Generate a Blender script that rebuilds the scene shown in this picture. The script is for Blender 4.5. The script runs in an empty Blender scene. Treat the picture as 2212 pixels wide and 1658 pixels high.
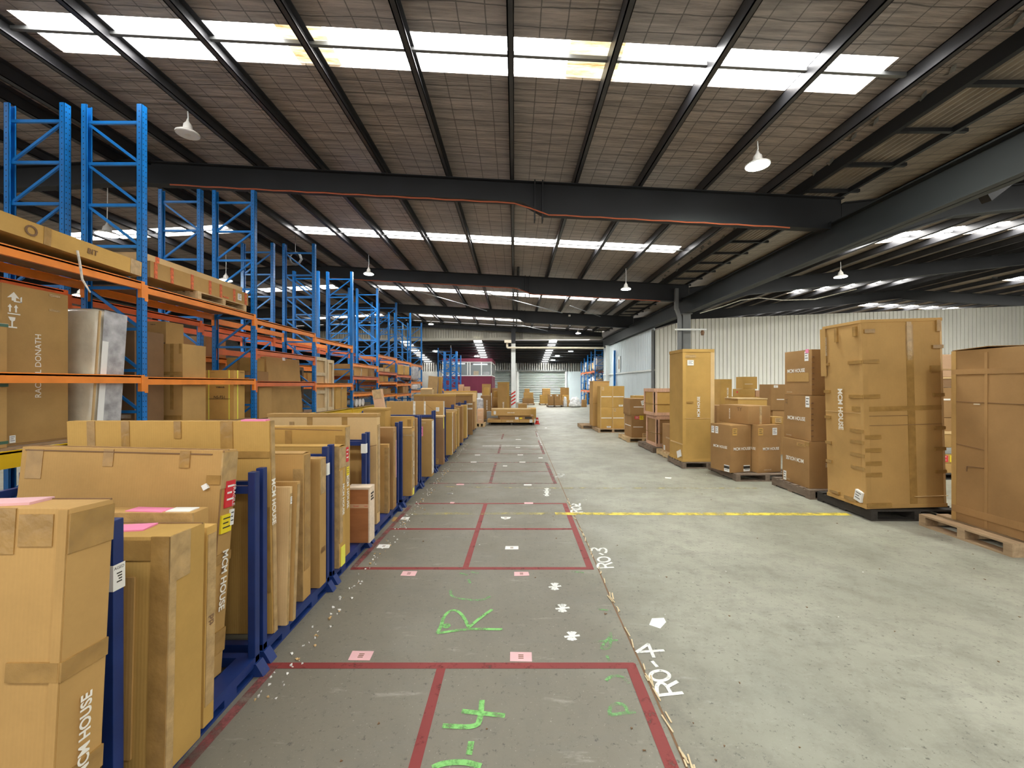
import bpy, bmesh, math, random
from mathutils import Vector, Matrix, noise
S = bpy.context.scene
COL = S.collection
R_ = random.Random(7)
F, CX, CY, H = 900.0, 1111.0, 829.0, 1.75   # focal length in pixels, principal vanishing point, eye height

def G(px, py, z=0.0):
    """where the sight line of a pixel meets the level z"""
    y = F * (H - z) / (py - CY)
    return Vector(((px - CX) * y / F, y, z))

# ------------------------------------------------------------------ materials
MATS = {}
def nt(name):
    m = bpy.data.materials.new(name); m.use_nodes = True
    t = m.node_tree; b = t.nodes['Principled BSDF']
    return m, t, b
def N(t, kind, **kw):
    n = t.nodes.new(kind)
    for k, v in kw.items():
        if k in n.inputs: n.inputs[k].default_value = v
        else: setattr(n, k, v)
    return n
def L(t, a, b): t.links.new(a, b)
def rgb(c): return (c[0], c[1], c[2], 1.0)

def plain(name, col, rough=0.5, metal=0.0, mott=0.06, scale=3.0, bump=0.0, bscale=40.0, dirt=None, spec=0.5):
    m, t, b = nt(name)
    tc = N(t, 'ShaderNodeTexCoord')
    n1 = N(t, 'ShaderNodeTexNoise', Scale=scale, Detail=5.0)
    L(t, tc.outputs['Object'], n1.inputs['Vector'])
    mr = N(t, 'ShaderNodeMapRange'); mr.inputs[1].default_value = 0.3; mr.inputs[2].default_value = 0.7
    mr.inputs[3].default_value = 1 - mott; mr.inputs[4].default_value = 1 + mott
    L(t, n1.outputs['Fac'], mr.inputs[0])
    mx = N(t, 'ShaderNodeVectorMath', operation='SCALE'); mx.inputs[0].default_value = col
    L(t, mr.outputs[0], mx.inputs['Scale'])
    last = mx.outputs[0]
    if dirt:
        n2 = N(t, 'ShaderNodeTexNoise', Scale=dirt[1], Detail=8.0, Roughness=0.7)
        L(t, tc.outputs['Object'], n2.inputs['Vector'])
        r2 = N(t, 'ShaderNodeMapRange'); r2.inputs[1].default_value = dirt[2]; r2.inputs[2].default_value = dirt[2] + 0.08
        L(t, n2.outputs['Fac'], r2.inputs[0])
        mm = N(t, 'ShaderNodeMix', data_type='RGBA')
        L(t, r2.outputs[0], mm.inputs['Factor']); L(t, last, mm.inputs['A']); mm.inputs['B'].default_value = rgb(dirt[0])
        last = mm.outputs['Result']
    L(t, last, b.inputs['Base Color'])
    b.inputs['Roughness'].default_value = rough; b.inputs['Metallic'].default_value = metal
    b.inputs['Specular IOR Level'].default_value = spec
    if bump:
        n3 = N(t, 'ShaderNodeTexNoise', Scale=bscale, Detail=4.0)
        L(t, tc.outputs['Object'], n3.inputs['Vector'])
        bp = N(t, 'ShaderNodeBump', Strength=bump, Distance=0.01)
        L(t, n3.outputs['Fac'], bp.inputs['Height']); L(t, bp.outputs[0], b.inputs['Normal'])
    MATS[name] = m; return m

def card(name, col):
    m, t, b = nt(name)
    tc = N(t, 'ShaderNodeTexCoord'); oi = N(t, 'ShaderNodeObjectInfo')
    off = N(t, 'ShaderNodeVectorMath', operation='ADD')
    L(t, tc.outputs['Object'], off.inputs[0])
    sc = N(t, 'ShaderNodeVectorMath', operation='SCALE'); sc.inputs[0].default_value = (31, 17, 11)
    L(t, oi.outputs['Random'], sc.inputs['Scale']); L(t, sc.outputs[0], off.inputs[1])
    n1 = N(t, 'ShaderNodeTexNoise', Scale=2.2, Detail=6.0, Roughness=0.6); L(t, off.outputs[0], n1.inputs['Vector'])
    n2 = N(t, 'ShaderNodeTexNoise', Scale=60.0, Detail=3.0); L(t, off.outputs[0], n2.inputs['Vector'])
    w = N(t, 'ShaderNodeTexWave', Scale=22.0, Distortion=1.2, wave_type='BANDS', bands_direction='X'); L(t, off.outputs[0], w.inputs['Vector'])
    a = N(t, 'ShaderNodeMapRange'); a.inputs[1].default_value = .3; a.inputs[2].default_value = .7; a.inputs[3].default_value = .88; a.inputs[4].default_value = 1.1
    L(t, n1.outputs['Fac'], a.inputs[0])
    a2 = N(t, 'ShaderNodeMapRange'); a2.inputs[3].default_value = .96; a2.inputs[4].default_value = 1.04; L(t, n2.outputs['Fac'], a2.inputs[0])
    a3 = N(t, 'ShaderNodeMapRange'); a3.inputs[3].default_value = .988; a3.inputs[4].default_value = 1.006; L(t, w.outputs['Fac'], a3.inputs[0])
    a4 = N(t, 'ShaderNodeMapRange'); a4.inputs[3].default_value = .9; a4.inputs[4].default_value = 1.1; L(t, oi.outputs['Random'], a4.inputs[0])
    p = N(t, 'ShaderNodeMath', operation='MULTIPLY'); L(t, a.outputs[0], p.inputs[0]); L(t, a2.outputs[0], p.inputs[1])
    p2 = N(t, 'ShaderNodeMath', operation='MULTIPLY'); L(t, p.outputs[0], p2.inputs[0]); L(t, a3.outputs[0], p2.inputs[1])
    p3 = N(t, 'ShaderNodeMath', operation='MULTIPLY'); L(t, p2.outputs[0], p3.inputs[0]); L(t, a4.outputs[0], p3.inputs[1])
    mx = N(t, 'ShaderNodeVectorMath', operation='SCALE'); mx.inputs[0].default_value = col; L(t, p3.outputs[0], mx.inputs['Scale'])
    n5 = N(t, 'ShaderNodeTexNoise', Scale=9.0, Detail=8.0, Roughness=.75); L(t, off.outputs[0], n5.inputs['Vector'])
    r5 = N(t, 'ShaderNodeMapRange'); r5.inputs[1].default_value = .68; r5.inputs[2].default_value = .8; r5.inputs[4].default_value = .35; L(t, n5.outputs['Fac'], r5.inputs[0])
    mm = N(t, 'ShaderNodeMix', data_type='RGBA'); L(t, r5.outputs[0], mm.inputs['Factor']); L(t, mx.outputs[0], mm.inputs['A'])
    mm.inputs['B'].default_value = rgb([c * .55 for c in col])
    L(t, mm.outputs['Result'], b.inputs['Base Color'])
    b.inputs['Roughness'].default_value = .75; b.inputs['Specular IOR Level'].default_value = .25
    bp = N(t, 'ShaderNodeBump', Strength=.25, Distance=.004); ad = N(t, 'ShaderNodeMath', operation='ADD')
    L(t, n1.outputs['Fac'], ad.inputs[0]); L(t, w.outputs['Fac'], ad.inputs[1]); ad2 = N(t, 'ShaderNodeMath', operation='MULTIPLY'); ad2.inputs[1].default_value = .3
    L(t, ad.outputs[0], ad2.inputs[0]); L(t, ad2.outputs[0], bp.inputs['Height']); L(t, bp.outputs[0], b.inputs['Normal'])
    MATS[name] = m; return m

def wood(name, col, dark=.6, axis='Y', scale=6.0):
    m, t, b = nt(name)
    tc = N(t, 'ShaderNodeTexCoord'); oi = N(t, 'ShaderNodeObjectInfo')
    mp = N(t, 'ShaderNodeMapping'); L(t, tc.outputs['Object'], mp.inputs['Vector'])
    mp.inputs['Scale'].default_value = {'X': (.15, 1, 1), 'Y': (1, .15, 1), 'Z': (1, 1, .15)}[axis]
    n1 = N(t, 'ShaderNodeTexNoise', Scale=scale * 4, Detail=6.0, Roughness=.65); L(t, mp.outputs[0], n1.inputs['Vector'])
    n2 = N(t, 'ShaderNodeTexNoise', Scale=scale * .4, Detail=4.0); L(t, tc.outputs['Object'], n2.inputs['Vector'])
    ad = N(t, 'ShaderNodeMath', operation='ADD'); L(t, n1.outputs['Fac'], ad.inputs[0]); L(t, n2.outputs['Fac'], ad.inputs[1])
    mr = N(t, 'ShaderNodeMapRange'); mr.inputs[1].default_value = .75; mr.inputs[2].default_value = 1.3; L(t, ad.outputs[0], mr.inputs[0])
    mm = N(t, 'ShaderNodeMix', data_type='RGBA'); L(t, mr.outputs[0], mm.inputs['Factor'])
    mm.inputs['A'].default_value = rgb([c * dark for c in col]); mm.inputs['B'].default_value = rgb([min(1, c * 1.15) for c in col])
    L(t, mm.outputs['Result'], b.inputs['Base Color']); b.inputs['Roughness'].default_value = .8; b.inputs['Specular IOR Level'].default_value = .2
    bp = N(t, 'ShaderNodeBump', Strength=.3, Distance=.003); L(t, n1.outputs['Fac'], bp.inputs['Height']); L(t, bp.outputs[0], b.inputs['Normal'])
    MATS[name] = m; return m

def emit(name, col, strength, dirt=None):
    m = bpy.data.materials.new(name); m.use_nodes = True; t = m.node_tree; t.nodes.clear()
    o = N(t, 'ShaderNodeOutputMaterial'); e = N(t, 'ShaderNodeEmission'); e.inputs['Color'].default_value = rgb(col); e.inputs['Strength'].default_value = strength
    if dirt:
        tc = N(t, 'ShaderNodeTexCoord'); mp = N(t, 'ShaderNodeMapping'); mp.inputs['Scale'].default_value = (1.2, 7, 1); L(t, tc.outputs['Object'], mp.inputs['Vector'])
        n = N(t, 'ShaderNodeTexNoise', Scale=1.6, Detail=6.0, Roughness=.7); L(t, mp.outputs[0], n.inputs['Vector'])
        cr = N(t, 'ShaderNodeValToRGB'); cr.color_ramp.elements[0].position = .3; cr.color_ramp.elements[0].color = rgb(dirt)
        cr.color_ramp.elements[1].position = .62; cr.color_ramp.elements[1].color = rgb(col); L(t, n.outputs['Fac'], cr.inputs[0]); L(t, cr.outputs[0], e.inputs['Color'])
    L(t, e.outputs[0], o.inputs['Surface']); MATS[name] = m; return m

def paint(name, col, wear=.5, scale=14.0, soft=.12):
    """worn floor paint: a noise mask leaves gaps"""
    m, t, b = nt(name)
    tc = N(t, 'ShaderNodeTexCoord'); n = N(t, 'ShaderNodeTexNoise', Scale=scale, Detail=9.0, Roughness=.72); L(t, tc.outputs['Object'], n.inputs['Vector'])
    r = N(t, 'ShaderNodeMapRange'); r.inputs[1].default_value = wear - soft; r.inputs[2].default_value = wear + soft; L(t, n.outputs['Fac'], r.inputs[0])
    n2 = N(t, 'ShaderNodeTexNoise', Scale=3.0, Detail=4.0); L(t, tc.outputs['Object'], n2.inputs['Vector'])
    mr = N(t, 'ShaderNodeMapRange'); mr.inputs[3].default_value = .8; mr.inputs[4].default_value = 1.15; L(t, n2.outputs['Fac'], mr.inputs[0])
    mx = N(t, 'ShaderNodeVectorMath', operation='SCALE'); mx.inputs[0].default_value = col; L(t, mr.outputs[0], mx.inputs['Scale'])
    L(t, mx.outputs[0], b.inputs['Base Color']); L(t, r.outputs[0], b.inputs['Alpha']); b.inputs['Roughness'].default_value = .6
    MATS[name] = m; return m

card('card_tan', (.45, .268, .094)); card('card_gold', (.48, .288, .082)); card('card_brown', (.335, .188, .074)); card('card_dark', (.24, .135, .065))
card('card_pale', (.60, .41, .20)); card('card_pink', (.58, .36, .215))
plain('tape_brown', (.345, .20, .062), rough=.22, mott=.2, scale=9, spec=.6, bump=.3, bscale=25)
plain('tape_clear', (.43, .28, .12), rough=.16, mott=.25, scale=12, spec=.7, bump=.5, bscale=30)
plain('tape_white', (.7, .66, .58), rough=.3, mott=.3, scale=14)
plain('tape_fragile', (.62, .12, .03), rough=.4, mott=.4, scale=22)
plain('ink_white', (.80, .76, .68), rough=.7, mott=.05); plain('ink_pale', (.60, .50, .36), rough=.7); plain('ink_dark', (.03, .025, .02), rough=.6)
plain('ink_brown', (.17, .09, .04), rough=.7)
plain('paper_white', (.80, .79, .76), rough=.6, mott=.04); plain('paper_pink', (.80, .24, .42), rough=.6, mott=.05); plain('paper_palepink', (.72, .42, .44), rough=.6, mott=.12)
plain('label_yellow', (.80, .62, .02), rough=.5); plain('label_red', (.62, .03, .04), rough=.5); plain('label_lime', (.80, .76, .10), rough=.5)
plain('still_blue', (.008, .028, .14), rough=.42, mott=.2, scale=6, dirt=((.05, .06, .09), 18, .66))
plain('rack_blue', (.004, .165, .52), rough=.38, mott=.14, scale=4, dirt=((.35, .42, .5), 22, .72))
plain('rack_orange', (.86, .255, .03), rough=.4, mott=.12, scale=4, dirt=((.25, .12, .06), 20, .7))
plain('rack_red', (.62, .135, .035), rough=.4, mott=.12, scale=4)
plain('yellow_steel', (.66, .40, .004), rough=.4, mott=.08, dirt=((.1, .07, .02), 14, .7))
plain('galv', (.5, .52, .54), rough=.35, metal=.7, mott=.1)
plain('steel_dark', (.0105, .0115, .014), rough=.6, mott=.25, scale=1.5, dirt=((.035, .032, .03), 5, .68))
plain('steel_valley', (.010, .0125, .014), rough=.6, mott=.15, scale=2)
plain('steel_purlin', (.045, .045, .05), rough=.42, mott=.25, scale=2, metal=.25)
plain('steel_grey', (.16, .165, .165), rough=.5, mott=.12)
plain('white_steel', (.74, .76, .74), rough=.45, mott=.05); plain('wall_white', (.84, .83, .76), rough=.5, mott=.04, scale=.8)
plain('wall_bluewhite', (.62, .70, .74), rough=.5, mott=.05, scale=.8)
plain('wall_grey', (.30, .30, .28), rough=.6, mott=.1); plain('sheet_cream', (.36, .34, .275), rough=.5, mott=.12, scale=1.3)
plain('roller_grey', (.31, .345, .33), rough=.45, mott=.06, scale=1)
plain('maroon', (.19, .022, .055), rough=.5, mott=.06); plain('black', (.012, .012, .012), rough=.5)
plain('plastic_grey', (.42, .41, .42), rough=.25, mott=.35, scale=7, bump=.9, bscale=14, spec=.7)
plain('plastic_cream', (.70, .64, .50), rough=.2, mott=.15, scale=3, bump=.8, bscale=9, spec=.8)
plain('wrap_white', (.72, .71, .70), rough=.25, mott=.25, scale=8, bump=1.0, bscale=16, spec=.7)
plain('cable_orange', (.42, .10, .04), rough=.5); plain('pipe_cream', (.72, .64, .50), rough=.4); plain('red_plastic', (.62, .04, .03), rough=.4)
plain('lamp_body', (.62, .60, .56), rough=.35); plain('frosted', (.75, .75, .74), rough=.2)
plain('annex_roof', (.045, .044, .042), rough=.6, mott=.2); plain('gutter_sheet', (.30, .26, .215), rough=.5, mott=.25, scale=2)
plain('foil_torn', (.55, .54, .52), rough=.25, metal=.6, bump=1.0, bscale=12)
wood('pallet_wood', (.46, .32, .19)); wood('pallet_pale', (.62, .44, .24)); wood('pallet_grey', (.22, .165, .125)); wood('pallet_black', (.055, .048, .042))
wood('timber_pink', (.66, .40, .27), dark=.75, axis='Z'); wood('timber_pale', (.66, .53, .34), dark=.75, axis='Z'); wood('plywood_red', (.42, .17, .065), dark=.7, axis='X', scale=3)
wood('deck_ply', (.30, .20, .12), dark=.7); wood('timber_cream', (.74, .60, .46), dark=.85, axis='X')
emit('skylight', (1.0, .985, .95), 9.5); emit('skylight_stained', (1.0, .90, .62), 1.1, dirt=(.42, .22, .05)); emit('skylight_dim', (1.0, .98, .92), 13.0)
emit('lamp_glow', (.93, 1.0, .90), 260.0); emit('lamp_glow_small', (.95, 1.0, .95), 200.0); emit('office_light', (.8, .95, 1.0), 1.2)
paint('paint_red', (.215, .024, .022), wear=.33, scale=9); paint('paint_red_faint', (.22, .06, .055), wear=.46, scale=7); paint('paint_yellow', (.72, .56, .06), wear=.46, scale=6)
paint('paint_yellow_faint', (.55, .47, .16), wear=.56, scale=5)
paint('paint_white', (.78, .78, .74), wear=.36, scale=22); paint('paint_green', (.20, .52, .14), wear=.43, scale=16); paint('paint_white_faint', (.70, .70, .66), wear=.5, scale=16)
paint('paint_green_faint', (.20, .45, .16), wear=.52, scale=16)

def glass(name):
    m, t, b = nt(name); b.inputs['Base Color'].default_value = (.75, .85, .85, 1); b.inputs['Roughness'].default_value = .02
    b.inputs['Alpha'].default_value = .25; b.inputs['Specular IOR Level'].default_value = .6; MATS[name] = m
glass('pane_glass')

def concrete():
    m, t, b = nt('concrete')
    tc = N(t, 'ShaderNodeTexCoord'); V = tc.outputs['Object']
    def noi(s, d=6.0, r=.6, v=V):
        n = N(t, 'ShaderNodeTexNoise', Scale=s, Detail=d, Roughness=r); L(t, v, n.inputs['Vector']); return n.outputs['Fac']
    def rng(x, a, b_, c, d):
        n = N(t, 'ShaderNodeMapRange'); 
        for i, k in enumerate((a, b_, c, d)): n.inputs[i + 1].default_value = k
        L(t, x, n.inputs[0]); return n.outputs[0]
    def mix(f, A, B):
        n = N(t, 'ShaderNodeMix', data_type='RGBA'); L(t, f, n.inputs['Factor'])
        for k, s in (('A', A), ('B', B)):
            if isinstance(s, tuple): n.inputs[k].default_value = rgb(s)
            else: L(t, s, n.inputs[k])
        return n.outputs['Result']
    sep = N(t, 'ShaderNodeSeparateXYZ'); L(t, V, sep.inputs[0])
    base = mix(rng(noi(.7), .35, .65, 0, 1), (.245, .238, .190), (.34, .332, .270))
    # the marked lane, worn by years of stillages, is browner concrete
    ln = N(t, 'ShaderNodeMath', operation='ADD'); L(t, sep.outputs[0], ln.inputs[0]); L(t, rng(noi(1.1), 0, 1, -.6, .6), ln.inputs[1])
    base = mix(rng(ln.outputs[0], .45, 1.35, .85, 0), base, (.155, .137, .103))
    mp = N(t, 'ShaderNodeMapping'); mp.inputs['Scale'].default_value = (.5, 2.2, 1); mp.inputs['Rotation'].default_value = (0, 0, .5); L(t, V, mp.inputs['Vector'])
    base = mix(rng(noi(2.6, 9.0, .7, mp.outputs[0]), .56, .72, 0, .45), base, (.16, .155, .135))
    base = mix(rng(noi(4.5, 8.0, .7, mp.outputs[0]), .60, .75, 0, .5), base, (.48, .47, .42))
    base = mix(rng(noi(3.2, 10.0, .8), .47, .68, 0, .62), base, (.145, .135, .108))
    base = mix(rng(noi(26, 6.0, .8), .575, .66, 0, .9), base, (.06, .055, .046))
    base = mix(rng(noi(70, 3.0, .7), .64, .72, 0, .5), base, (.5, .48, .42))
    base = mix(rng(noi(16, 6.0, .75), .66, .74, 0, .55), base, (.12, .11, .095))
    L(t, base, b.inputs['Base Color'])
    L(t, rng(noi(1.5), .3, .7, .42, .68), b.inputs['Roughness'])
    bp = N(t, 'ShaderNodeBump', Strength=.15, Distance=.004); L(t, noi(30, 6.0), bp.inputs['Height']); L(t, bp.outputs[0], b.inputs['Normal'])
    MATS['concrete'] = m
concrete()

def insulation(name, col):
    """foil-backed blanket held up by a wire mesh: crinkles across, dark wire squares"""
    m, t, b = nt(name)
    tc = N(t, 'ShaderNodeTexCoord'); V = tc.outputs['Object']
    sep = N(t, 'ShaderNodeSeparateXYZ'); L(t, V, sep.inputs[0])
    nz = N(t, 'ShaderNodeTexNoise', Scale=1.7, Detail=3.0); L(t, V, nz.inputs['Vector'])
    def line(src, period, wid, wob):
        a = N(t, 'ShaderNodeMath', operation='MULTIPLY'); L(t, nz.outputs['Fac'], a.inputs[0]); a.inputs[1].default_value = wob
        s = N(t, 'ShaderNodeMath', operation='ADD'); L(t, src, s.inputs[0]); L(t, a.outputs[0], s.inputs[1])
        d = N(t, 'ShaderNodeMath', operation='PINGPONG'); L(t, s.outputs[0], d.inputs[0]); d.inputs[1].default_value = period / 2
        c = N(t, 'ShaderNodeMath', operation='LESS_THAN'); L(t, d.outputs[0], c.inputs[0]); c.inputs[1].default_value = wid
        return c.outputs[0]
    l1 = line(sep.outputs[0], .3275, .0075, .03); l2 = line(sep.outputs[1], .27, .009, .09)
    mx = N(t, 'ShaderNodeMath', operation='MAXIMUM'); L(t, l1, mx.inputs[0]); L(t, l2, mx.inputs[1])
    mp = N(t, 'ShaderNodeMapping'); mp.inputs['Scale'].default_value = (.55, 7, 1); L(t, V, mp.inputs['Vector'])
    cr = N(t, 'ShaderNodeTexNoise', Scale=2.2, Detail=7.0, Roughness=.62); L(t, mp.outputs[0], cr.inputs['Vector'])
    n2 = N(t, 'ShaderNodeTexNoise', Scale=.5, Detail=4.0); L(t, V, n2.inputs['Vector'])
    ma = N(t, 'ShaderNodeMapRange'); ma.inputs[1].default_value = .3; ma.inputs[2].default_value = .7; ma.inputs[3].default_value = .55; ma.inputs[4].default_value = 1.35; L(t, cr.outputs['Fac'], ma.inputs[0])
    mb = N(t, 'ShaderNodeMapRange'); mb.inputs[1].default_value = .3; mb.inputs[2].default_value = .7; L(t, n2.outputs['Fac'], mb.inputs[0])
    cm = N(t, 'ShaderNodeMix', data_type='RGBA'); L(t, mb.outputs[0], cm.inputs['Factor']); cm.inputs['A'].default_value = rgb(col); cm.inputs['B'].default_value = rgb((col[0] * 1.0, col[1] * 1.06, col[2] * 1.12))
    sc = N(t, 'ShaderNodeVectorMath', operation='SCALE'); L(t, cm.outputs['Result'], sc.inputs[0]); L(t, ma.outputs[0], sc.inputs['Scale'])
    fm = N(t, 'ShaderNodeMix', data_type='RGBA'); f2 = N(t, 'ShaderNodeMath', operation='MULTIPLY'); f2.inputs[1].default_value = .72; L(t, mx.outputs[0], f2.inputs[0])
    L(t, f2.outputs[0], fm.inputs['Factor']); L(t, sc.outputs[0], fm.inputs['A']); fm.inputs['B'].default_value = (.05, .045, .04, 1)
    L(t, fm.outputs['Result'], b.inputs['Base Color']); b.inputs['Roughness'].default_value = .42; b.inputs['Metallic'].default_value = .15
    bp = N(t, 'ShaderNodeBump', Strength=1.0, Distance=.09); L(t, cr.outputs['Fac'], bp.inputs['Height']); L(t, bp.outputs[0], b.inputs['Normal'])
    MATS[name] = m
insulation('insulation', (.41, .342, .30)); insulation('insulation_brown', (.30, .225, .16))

# ------------------------------------------------------------------ mesh builder
class MB:
    def __init__(s): s.v = []; s.f = []; s.mi = []
    def add(s, vs, fs, mi=0):
        b = len(s.v); s.v += [tuple(v) for v in vs]; s.f += [tuple(b + i for i in f) for f in fs]; s.mi += [mi] * len(fs); return s
    def box(s, x0, x1, y0, y1, z0, z1, mi=0, M=None):
        vs = [Vector((x, y, z)) for z in (z0, z1) for y in (y0, y1) for x in (x0, x1)]
        if M: vs = [M @ v for v in vs]
        return s.add(vs, [(0, 2, 3, 1), (4, 5, 7, 6), (0, 1, 5, 4), (2, 6, 7, 3), (0, 4, 6, 2), (1, 3, 7, 5)], mi)
    def prism(s, pts, d, mi=0):
        """polygon pts (3-D, planar) extruded by the vector d"""
        n = len(pts); d = Vector(d); vs = [Vector(p) for p in pts] + [Vector(p) + d for p in pts]
        fs = [tuple(range(n))[::-1], tuple(range(n, 2 * n))] + [(i, (i + 1) % n, n + (i + 1) % n, n + i) for i in range(n)]
        return s.add(vs, fs, mi)
    def bar(s, a, b, w, h=None, mi=0, up=(0, 0, 1)):
        a, b = Vector(a), Vector(b); h = h or w; d = (b - a); ln = d.length; d.normalize(); u = Vector(up)
        if abs(d.dot(u)) > .98: u = Vector((0, 1, 0))
        x = d.cross(u).normalized(); z = x.cross(d)
        M = Matrix(((x.x, d.x, z.x, a.x), (x.y, d.y, z.y, a.y), (x.z, d.z, z.z, a.z), (0, 0, 0, 1)))
        return s.box(-w / 2, w / 2, 0, ln, -h / 2, h / 2, mi, M)
    def tube(s, pts, r, n=10, mi=0, cap=True):
        pts = [Vector(p) for p in pts]; rs = r if isinstance(r, (list, tuple)) else [r] * len(pts); b = len(s.v); prev = None
        for i, p in enumerate(pts):
            d = (pts[min(i + 1, len(pts) - 1)] - pts[max(i - 1, 0)]).normalized()
            u = Vector((0, 0, 1)) if abs(d.z) < .9 else Vector((1, 0, 0))
            if prev is not None: u = prev
            x = d.cross(u).normalized(); z = x.cross(d).normalized(); prev = z
            for k in range(n):
                a = 2 * math.pi * k / n; s.v.append(tuple(p + (x * math.cos(a) + z * math.sin(a)) * rs[i]))
        for i in range(len(pts) - 1):
            for k in range(n):
                s.f.append((b + i * n + k, b + i * n + (k + 1) % n, b + (i + 1) * n + (k + 1) % n, b + (i + 1) * n + k)); s.mi.append(mi)
        if cap:
            s.f.append(tuple(b + k for k in range(n))[::-1]); s.f.append(tuple(b + (len(pts) - 1) * n + k for k in range(n))); s.mi += [mi, mi]
        return s
    def lathe(s, prof, n=24, c=(0, 0, 0), mi=0):
        c = Vector(c); b = len(s.v)
        for r, z in prof:
            for k in range(n):
                a = 2 * math.pi * k / n; s.v.append((c.x + r * math.cos(a), c.y + r * math.sin(a), c.z + z))
        for i in range(len(prof) - 1):
            for k in range(n):
                s.f.append((b + i * n + k, b + i * n + (k + 1) % n, b + (i + 1) * n + (k + 1) % n, b + (i + 1) * n + k)); s.mi.append(mi)
        s.f.append(tuple(b + k for k in range(n))[::-1]); s.f.append(tuple(b + (len(prof) - 1) * n + k for k in range(n))); s.mi += [mi, mi]
        return s
    def quad(s, a, b, c, d, mi=0): return s.add([a, b, c, d], [(0, 1, 2, 3)], mi)
    def mesh(s, name, mats, smooth=False, bevel=0.0):
        me = bpy.data.meshes.new(name); me.from_pydata(s.v, [], s.f); me.update()
        for m in (mats if isinstance(mats, (list, tuple)) else [mats]): me.materials.append(MATS[m])
        for p, i in zip(me.polygons, s.mi): p.material_index = i
        bm = bmesh.new(); bm.from_mesh(me)
        if bevel: bmesh.ops.bevel(bm, geom=[e for e in bm.edges if len(e.link_faces) == 2 and e.calc_face_angle(0) > .6], offset=bevel, segments=2, affect='EDGES', profile=.6)
        bmesh.ops.recalc_face_normals(bm, faces=bm.faces); bm.to_mesh(me); bm.free()
        if smooth:
            for p in me.polygons: p.use_smooth = True
            me.set_sharp_from_angle(angle=math.radians(40))
        return me
    def build(s, name, mats, parent=None, smooth=False, bevel=0.0):
        o = bpy.data.objects.new(name, s.mesh(name, mats, smooth, bevel)); COL.objects.link(o)
        if parent: o.parent = parent
        return o

def tag(o, label=None, cat=None, group=None, kind=None):
    if label: o['label'] = label
    if cat: o['category'] = cat
    if group: o['group'] = group
    if kind: o['kind'] = kind
    return o
def empty(name, loc=(0, 0, 0), rot=(0, 0, 0)):
    o = bpy.data.objects.new(name, None); COL.objects.link(o); o.location = loc; o.rotation_euler = rot; o.empty_display_size = .2; return o
def struct(mb, name, mats, **kw):
    return tag(mb.build(name, mats, **kw), kind='structure')
def copy_tree(o, parent=None):
    c = o.copy(); COL.objects.link(c); c.parent = parent
    for ch in [x for x in o.children]: copy_tree(ch, c)
    return c

# lettering: evaluated once per string, then shared
TXT = {}
def text_mesh(s, bold=0.0, space=1.0):
    k = (s, bold, space)
    if k in TXT: return TXT[k]
    cu = bpy.data.curves.new('lettering', 'FONT'); cu.body = s; cu.size = 1; cu.offset = bold; cu.space_character = space; cu.extrude = .004; cu.resolution_u = 3
    o = bpy.data.objects.new('lettering', cu); COL.objects.link(o); bpy.context.view_layer.update()
    me = bpy.data.meshes.new_from_object(o.evaluated_get(bpy.context.evaluated_depsgraph_get()))
    bpy.data.objects.remove(o); bpy.data.curves.remove(cu)
    xs = [v.co.x for v in me.vertices]; ys = [v.co.y for v in me.vertices]; w = max(xs) - min(xs); h = max(ys) - min(ys)
    for v in me.vertices: v.co = ((v.co.x - (max(xs) + min(xs)) / 2) / w, (v.co.y - (max(ys) + min(ys)) / 2) / w, v.co.z / w)
    TXT[k] = (me, {}, h / w); return TXT[k]
def text_obj(s, mat, M, width, parent, bold=0.0, name='printed_lettering', stretch=1.0, space=1.0):
    me0, by, asp = text_mesh(s, bold, space)
    if mat not in by:
        me = me0.copy(); me.materials.clear(); me.materials.append(MATS[mat]); by[mat] = me
    o = bpy.data.objects.new(name, by[mat]); COL.objects.link(o); o.parent = parent
    o.matrix_local = M @ Matrix.Diagonal((width, width * stretch, width, 1)); return o

# ------------------------------------------------------------------ cartons
def card_body(W, D, Ht, dent, seed):
    """a box whose faces bow in a little and whose edges are softened"""
    rr = random.Random(seed); bm = bmesh.new()
    nx, ny, nz = [max(1, min(7, int(d / .16))) for d in (W, D, Ht)]
    if dent <= 0: nx = ny = nz = 1
    idx = {}
    def vert(i, j, k):
        if (i, j, k) not in idx: idx[i, j, k] = bm.verts.new((W * i / nx, D * j / ny, Ht * k / nz))
        return idx[i, j, k]
    for k in (0, nz):
        for i in range(nx):
            for j in range(ny): bm.faces.new([vert(i, j, k), vert(i + 1, j, k), vert(i + 1, j + 1, k), vert(i, j + 1, k)])
    for j in (0, ny):
        for i in range(nx):
            for k in range(nz): bm.faces.new([vert(i, j, k), vert(i + 1, j, k), vert(i + 1, j, k + 1), vert(i, j, k + 1)])
    for i in (0, nx):
        for j in range(ny):
            for k in range(nz): bm.faces.new([vert(i, j, k), vert(i, j + 1, k), vert(i, j + 1, k + 1), vert(i, j, k + 1)])
    bmesh.ops.recalc_face_normals(bm, faces=bm.faces)
    edges = [e for e in bm.edges if e.calc_face_angle(0) > 1]
    bmesh.ops.bevel(bm, geom=edges, offset=min(.006, min(W, D, Ht) * .08), segments=2, affect='EDGES', profile=.55)
    if dent > 0:
        c = Vector((W / 2, D / 2, Ht / 2)); o = Vector((rr.random() * 50, rr.random() * 50, rr.random() * 50))
        for v in bm.verts:
            n = noise.noise(v.co * 3.1 + o) * .6 + noise.noise(v.co * 9 + o) * .4
            a = abs(n) * dent
            for ax, d in ((0, W), (1, D), (2, Ht)):
                if ax == 2 and v.co[ax] < .01: continue
                if v.co[ax] < .001: v.co[ax] += a
                elif v.co[ax] > d - .001: v.co[ax] -= a
    return bm

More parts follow.
